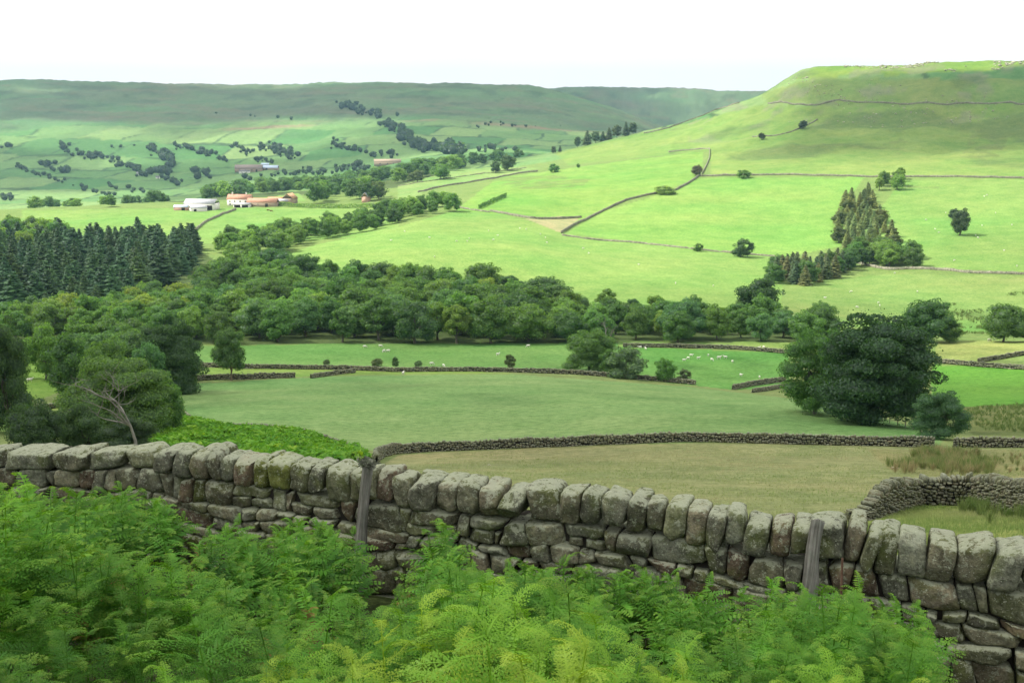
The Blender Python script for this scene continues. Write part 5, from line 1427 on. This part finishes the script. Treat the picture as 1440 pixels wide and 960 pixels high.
def building(name, label, cat, p, Wd, Dp, Hw, Hr, yaw, mw, mr, windows=(), doors=(), chim=(), gable_x=True, lean=None):
    """Wd along local x (ridge), Dp in y; front is -y"""
    root = empty(name, p, label, cat, None, yaw)
    a = Acc(); hw, hd = Wd / 2, Dp / 2
    v = [(-hw, -hd, -1.5), (hw, -hd, -1.5), (hw, hd, -1.5), (-hw, hd, -1.5), (-hw, -hd, Hw), (hw, -hd, Hw), (hw, hd, Hw), (-hw, hd, Hw)]
    f4 = [[0, 1, 5, 4], [2, 3, 7, 6], [0, 3, 2, 1], [4, 5, 6, 7]]; 
    v += [(-hw, 0, Hw + Hr), (hw, 0, Hw + Hr)]
    a.add(v, f4 + [[1, 2, 6, 5], [3, 0, 4, 7]], [[4, 7, 8], [5, 9, 6]])
    link('wall', a.mesh('wall', mw), root)
    a = Acc(); o_ = .35; t = .22
    for sd in (-1, 1):
        L = math.hypot(hd, Hr); ey = sd * (hd + o_ * hd / L); ez = Hw - o_ * Hr / L
        nn = np.array([0, sd * Hr / L, hd / L]) * t
        q = [np.array([-hw - o_, ey, ez]), np.array([hw + o_, ey, ez]), np.array([hw + o_, 0, Hw + Hr]), np.array([-hw - o_, 0, Hw + Hr])]
        q = [c + np.array([0, 0, .03]) for c in q]
        a.add(q + [c + nn for c in q], BOXF)
    rf = link('roof', a.mesh('roof', mr), root)
    for cx in chim:
        a = Acc(); a.add(box_v(cx - .5, cx + .5, -.4, .4, Hw + Hr - .5, Hw + Hr + 1.4), BOXF); a.add(box_v(cx - .6, cx + .6, -.5, .5, Hw + Hr + 1.4, Hw + Hr + 1.6), BOXF)
        a.add(box_v(cx - .15, cx + .15, -.15, .15, Hw + Hr + 1.6, Hw + Hr + 2.0), BOXF)
        link('chimney', a.mesh('chimney', mw), rf)
    for (x, z, w_, h_) in windows:
        a = Acc(); a.add(box_v(x - w_ / 2, x + w_ / 2, -hd - .06, -hd + .1, z, z + h_), BOXF)
        wn = link('window', a.mesh('window', M_GLASS), root)
        a = Acc(); a.add(box_v(x - w_ / 2 - .12, x + w_ / 2 + .12, -hd - .1, -hd + .05, z - .14, z - .002), BOXF); a.add(box_v(x - .05, x + .05, -hd - .08, -hd - .062, z, z + h_), BOXF); link('frame', a.mesh('frame', M_WHITE), wn)
    for (x, w_, h_) in doors:
        a = Acc(); a.add(box_v(x - w_ / 2, x + w_ / 2, -hd - .07, -hd + .1, -.3, h_), BOXF); link('door', a.mesh('door', M_DOORD), root)
    return root
def bp_(u, v, a_, b_): return hit(u, v, a_, b_)
A, B = 700, 1150
building('farmhouse', 'white farmhouse with red pantile roof and two chimneys in the valley farm', 'house', bp_(338, 289, A, B), 19, 8, 5.2, 3.6, -.12, M_WHITE, M_RTILE, [(-7, 3, 1.1, 1.2), (-3, 3, 1.1, 1.2), (1.5, 3, 1.1, 1.2), (6, 3, 1.1, 1.2), (-7, .6, 1.1, 1.4)], [], (-6, 5.5))
building('byre', 'low open fronted byre with white roof in front of the farmhouse', 'barn', bp_(341, 291.5, A, B), 13, 5, 2.4, 1.0, -.12, M_WHITE, M_GREYR, [], [(-3.4, 5, 2.1), (3, 5, 2.1)])
building('long_barn', 'long stone barn with red pantile roof right of the farmhouse', 'barn', bp_(370, 290, A, B), 24, 7, 3.3, 2.9, -.1, M_FSTONE, M_RTILE, [(-8, 1.2, .9, .9), (-3, 1.2, .9, .9)], [(4, 2.2, 2.4)])
building('orange_roofed_barn', 'stone barn with orange roof between the long barn and the gabled barn', 'barn', bp_(389, 288, A, B), 13, 7, 3.6, 2.6, -.05, M_FSTONE, M_OTILE, [(2, 1.3, .9, .9)], [(-2, 2, 2.3)])
building('gabled_barn', 'tall stone barn with its gable end to the viewer at the right of the farm', 'barn', bp_(408, 287, A, B), 10, 9, 5.0, 3.6, 1.35, M_FSTONE, M_OTILE, [], [])
building('cart_shed', 'small white roofed shed in front of the tall gabled barn', 'shed', bp_(398, 288, A, B), 8, 5, 3.2, 1.4, .1, M_FSTONE, M_GREYR, [], [(1, 3, 2.6)])
building('cattle_shed', 'big white walled farm shed with grey sheet roof left of the farmhouse', 'shed', bp_(284, 294, A, B), 24, 12, 4.6, 3.0, -.1, M_WHITE, M_GREYR, [(-6, 2, 3, 1)], [(8.5, 4, 3.2)])
building('lean_to_shed', 'low white shed in front of the big farm shed', 'shed', bp_(279, 297, A, B), 12, 6, 2.6, 1.5, .5, M_WHITE, M_GREYR, [], [(-3, 2, 2)])
building('implement_shed', 'small shed with pale blue roof and red side left of the big farm shed', 'shed', bp_(255, 295.5, A, B), 10, 6, 2.4, 1.3, .1, M_BRICK, M_BLUER, [], [(2, 2.5, 2)])
building('brick_cottage', 'narrow pink brick cottage with tall gable among the trees east of the farm', 'house', bp_(515, 284, 800, 1250), 7, 5, 4.6, 3.0, 1.35, M_BRICK, M_GREYR, [(0, 4, 1.1, 1.2)], [])
A, B = 1600, 2900
building('far_farmhouse', 'long brown roofed farm building at the foot of the far moor', 'house', bp_(350, 241, A, B), 46, 14, 5, 6.5, .1, M_FSTONE, M_BROOF, [(-15, 1.5, 2, 2), (-5, 1.5, 2, 2), (6, 1.5, 2, 2)], [(14, 3, 3.5)], (-18,))
building('far_cottage', 'low white building in front of the far brown roofed farm', 'house', bp_(344, 243.5, A, B), 18, 8, 3.4, 2, .1, M_WHITE, M_SLATE, [(-4, 1, 1.4, 1.4), (4, 1, 1.4, 1.4)], [])
building('far_shed', 'white roofed shed at the right end of the far farm', 'shed', bp_(381, 238.5, A, B), 26, 14, 2.6, 4.2, .0, M_FSTONE, M_BLUER, [], [(-6, 3, 2.4)])
building('far_silage_shed', 'small blue grey shed behind the white roofed shed of the far farm', 'shed', bp_(373, 234, A, B), 14, 9, 3, 3, .1, M_SLATE, M_BLUER, [], [])
building('far_long_house', 'long low brownish building half hidden by trees up the far dale', 'house', bp_(545, 232, 1450, 2900), 44, 12, 5.5, 4, .1, M_FSTONE, M_FSTONE, [(-12, 1.5, 2, 2), (0, 1.5, 2, 2), (10, 1.5, 2, 2)], [])
building('far_barn', 'tiny pale barn left of the dark tree clump on the far hillside', 'barn', bp_(200, 246, A, B), 18, 7, 3, 2.2, .1, M_WHITE, M_GREYR, [], [(3, 3, 2.2)])
building('far_hut', 'tiny white hut right of the tiny pale barn on the far hillside', 'hut', bp_(222, 251, A, B), 6, 5, 2.6, 1.8, .1, M_WHITE, M_SLATE, [], [(1, 1.5, 2)])

# ------------------------------------------------------------------ post and wire fence before the sycamore
fr_u = [1190, 1196, 1202, 1208, 1214, 1222, 1231, 1241, 1251, 1262, 1273, 1284, 1296]
fr_v = [578, 580, 582, 583.5, 585, 587, 590, 592.5, 595, 598, 601, 604, 607]
fpts = [hit(u, v, 90, 190) for u, v in zip(fr_u, fr_v)]
fo = fpts[6]; fence = empty('wire_fence', fo, 'post and wire fence on the crest in front of the big sycamore', 'fence'); fence['kind'] = 'thing'
M_FPOST = paint('fence_wood', (.36, .34, .29), 5, .25); M_WIRE = paint('wire', (.30, .30, .30), 1, 0, .5)
for i, p in enumerate(fpts):
    a = Acc(); lx, ly = rng.uniform(-.06, .06, 2); tube(a, [(0, 0, -.3), (lx * .5, ly * .5, .6), (lx, ly, 1.2)], [.06, .055, .05], 6)
    link('post', a.mesh('post', M_FPOST), fence, p - fo)
for hh_ in (.45, .8, 1.1):
    a = Acc(); tube(a, [p - fo + np.array([0, -.06, hh_]) for p in fpts], [.007] * len(fpts), 3); link('wire', a.mesh('wire', M_WIRE), fence)

# ------------------------------------------------------------------ loose stones
def boulder(name, p, s, label, mat, seed, tone=(.3, .29, .26)):
    acc = Acc(); v, f = CS[9]; d = v / np.linalg.norm(v, axis=1)[:, None]
    vv = d * np.array([s, s * .7, s * .5]) * (1 + .3 * fbm(d[:, 0] * 1.5 + seed, d[:, 1] * 1.5, d[:, 2] * 1.5, oct=3, seed=seed))[:, None] + np.array([0, 0, s * .15]); acc.add(vv, f, tone=tone)
    o = link(name, acc.mesh(name, mat, True), None, p); tag(o, label, 'stone'); return o
boulder('field_stone', hit(688, 654, 30, 120), .14, 'single pale stone lying in the brown hay meadow', M_STONE, 3, (.5, .42, .3))
boulder('field_stone', hit(1258, 659, 30, 120), .28, 'pinkish stone beside the rushes at the right of the hay meadow', M_STONE, 4, (.42, .26, .2))
r = np.random.RandomState(66); acc = Acc(); org = at_r(1260, 1300)
for _ in range(1300):
    Rr = r.choice([r.uniform(1180, 1375), r.uniform(1335, 1388), r.uniform(1335, 1388)]); u = r.choice([r.uniform(1110, 1440), r.normal(1310, 45), r.normal(1290, 60), r.normal(1135, 18)]); p = at_r(u, Rr)
    if float(fbm(p[0] / 40, p[1] / 40, oct=2, seed=9)) < .06: continue
    s = r.uniform(.4, 1.3) * (1.5 if Rr > 1335 else 1); v, f = CS[2]
    d = v / np.linalg.norm(v, axis=1)[:, None]; vv = d * np.array([s, s * .8, s * .55]) * r.uniform(.7, 1.25, (len(d), 1)) + p + np.array([0, 0, s * .2]) - org
    acc.add(vv, f, tone=np.array([.42, .40, .33]) * r.uniform(.7, 1.2))
o = link('scree', acc.mesh('scree', M_STONE_MID), None, org); tag(o, kind='stuff')
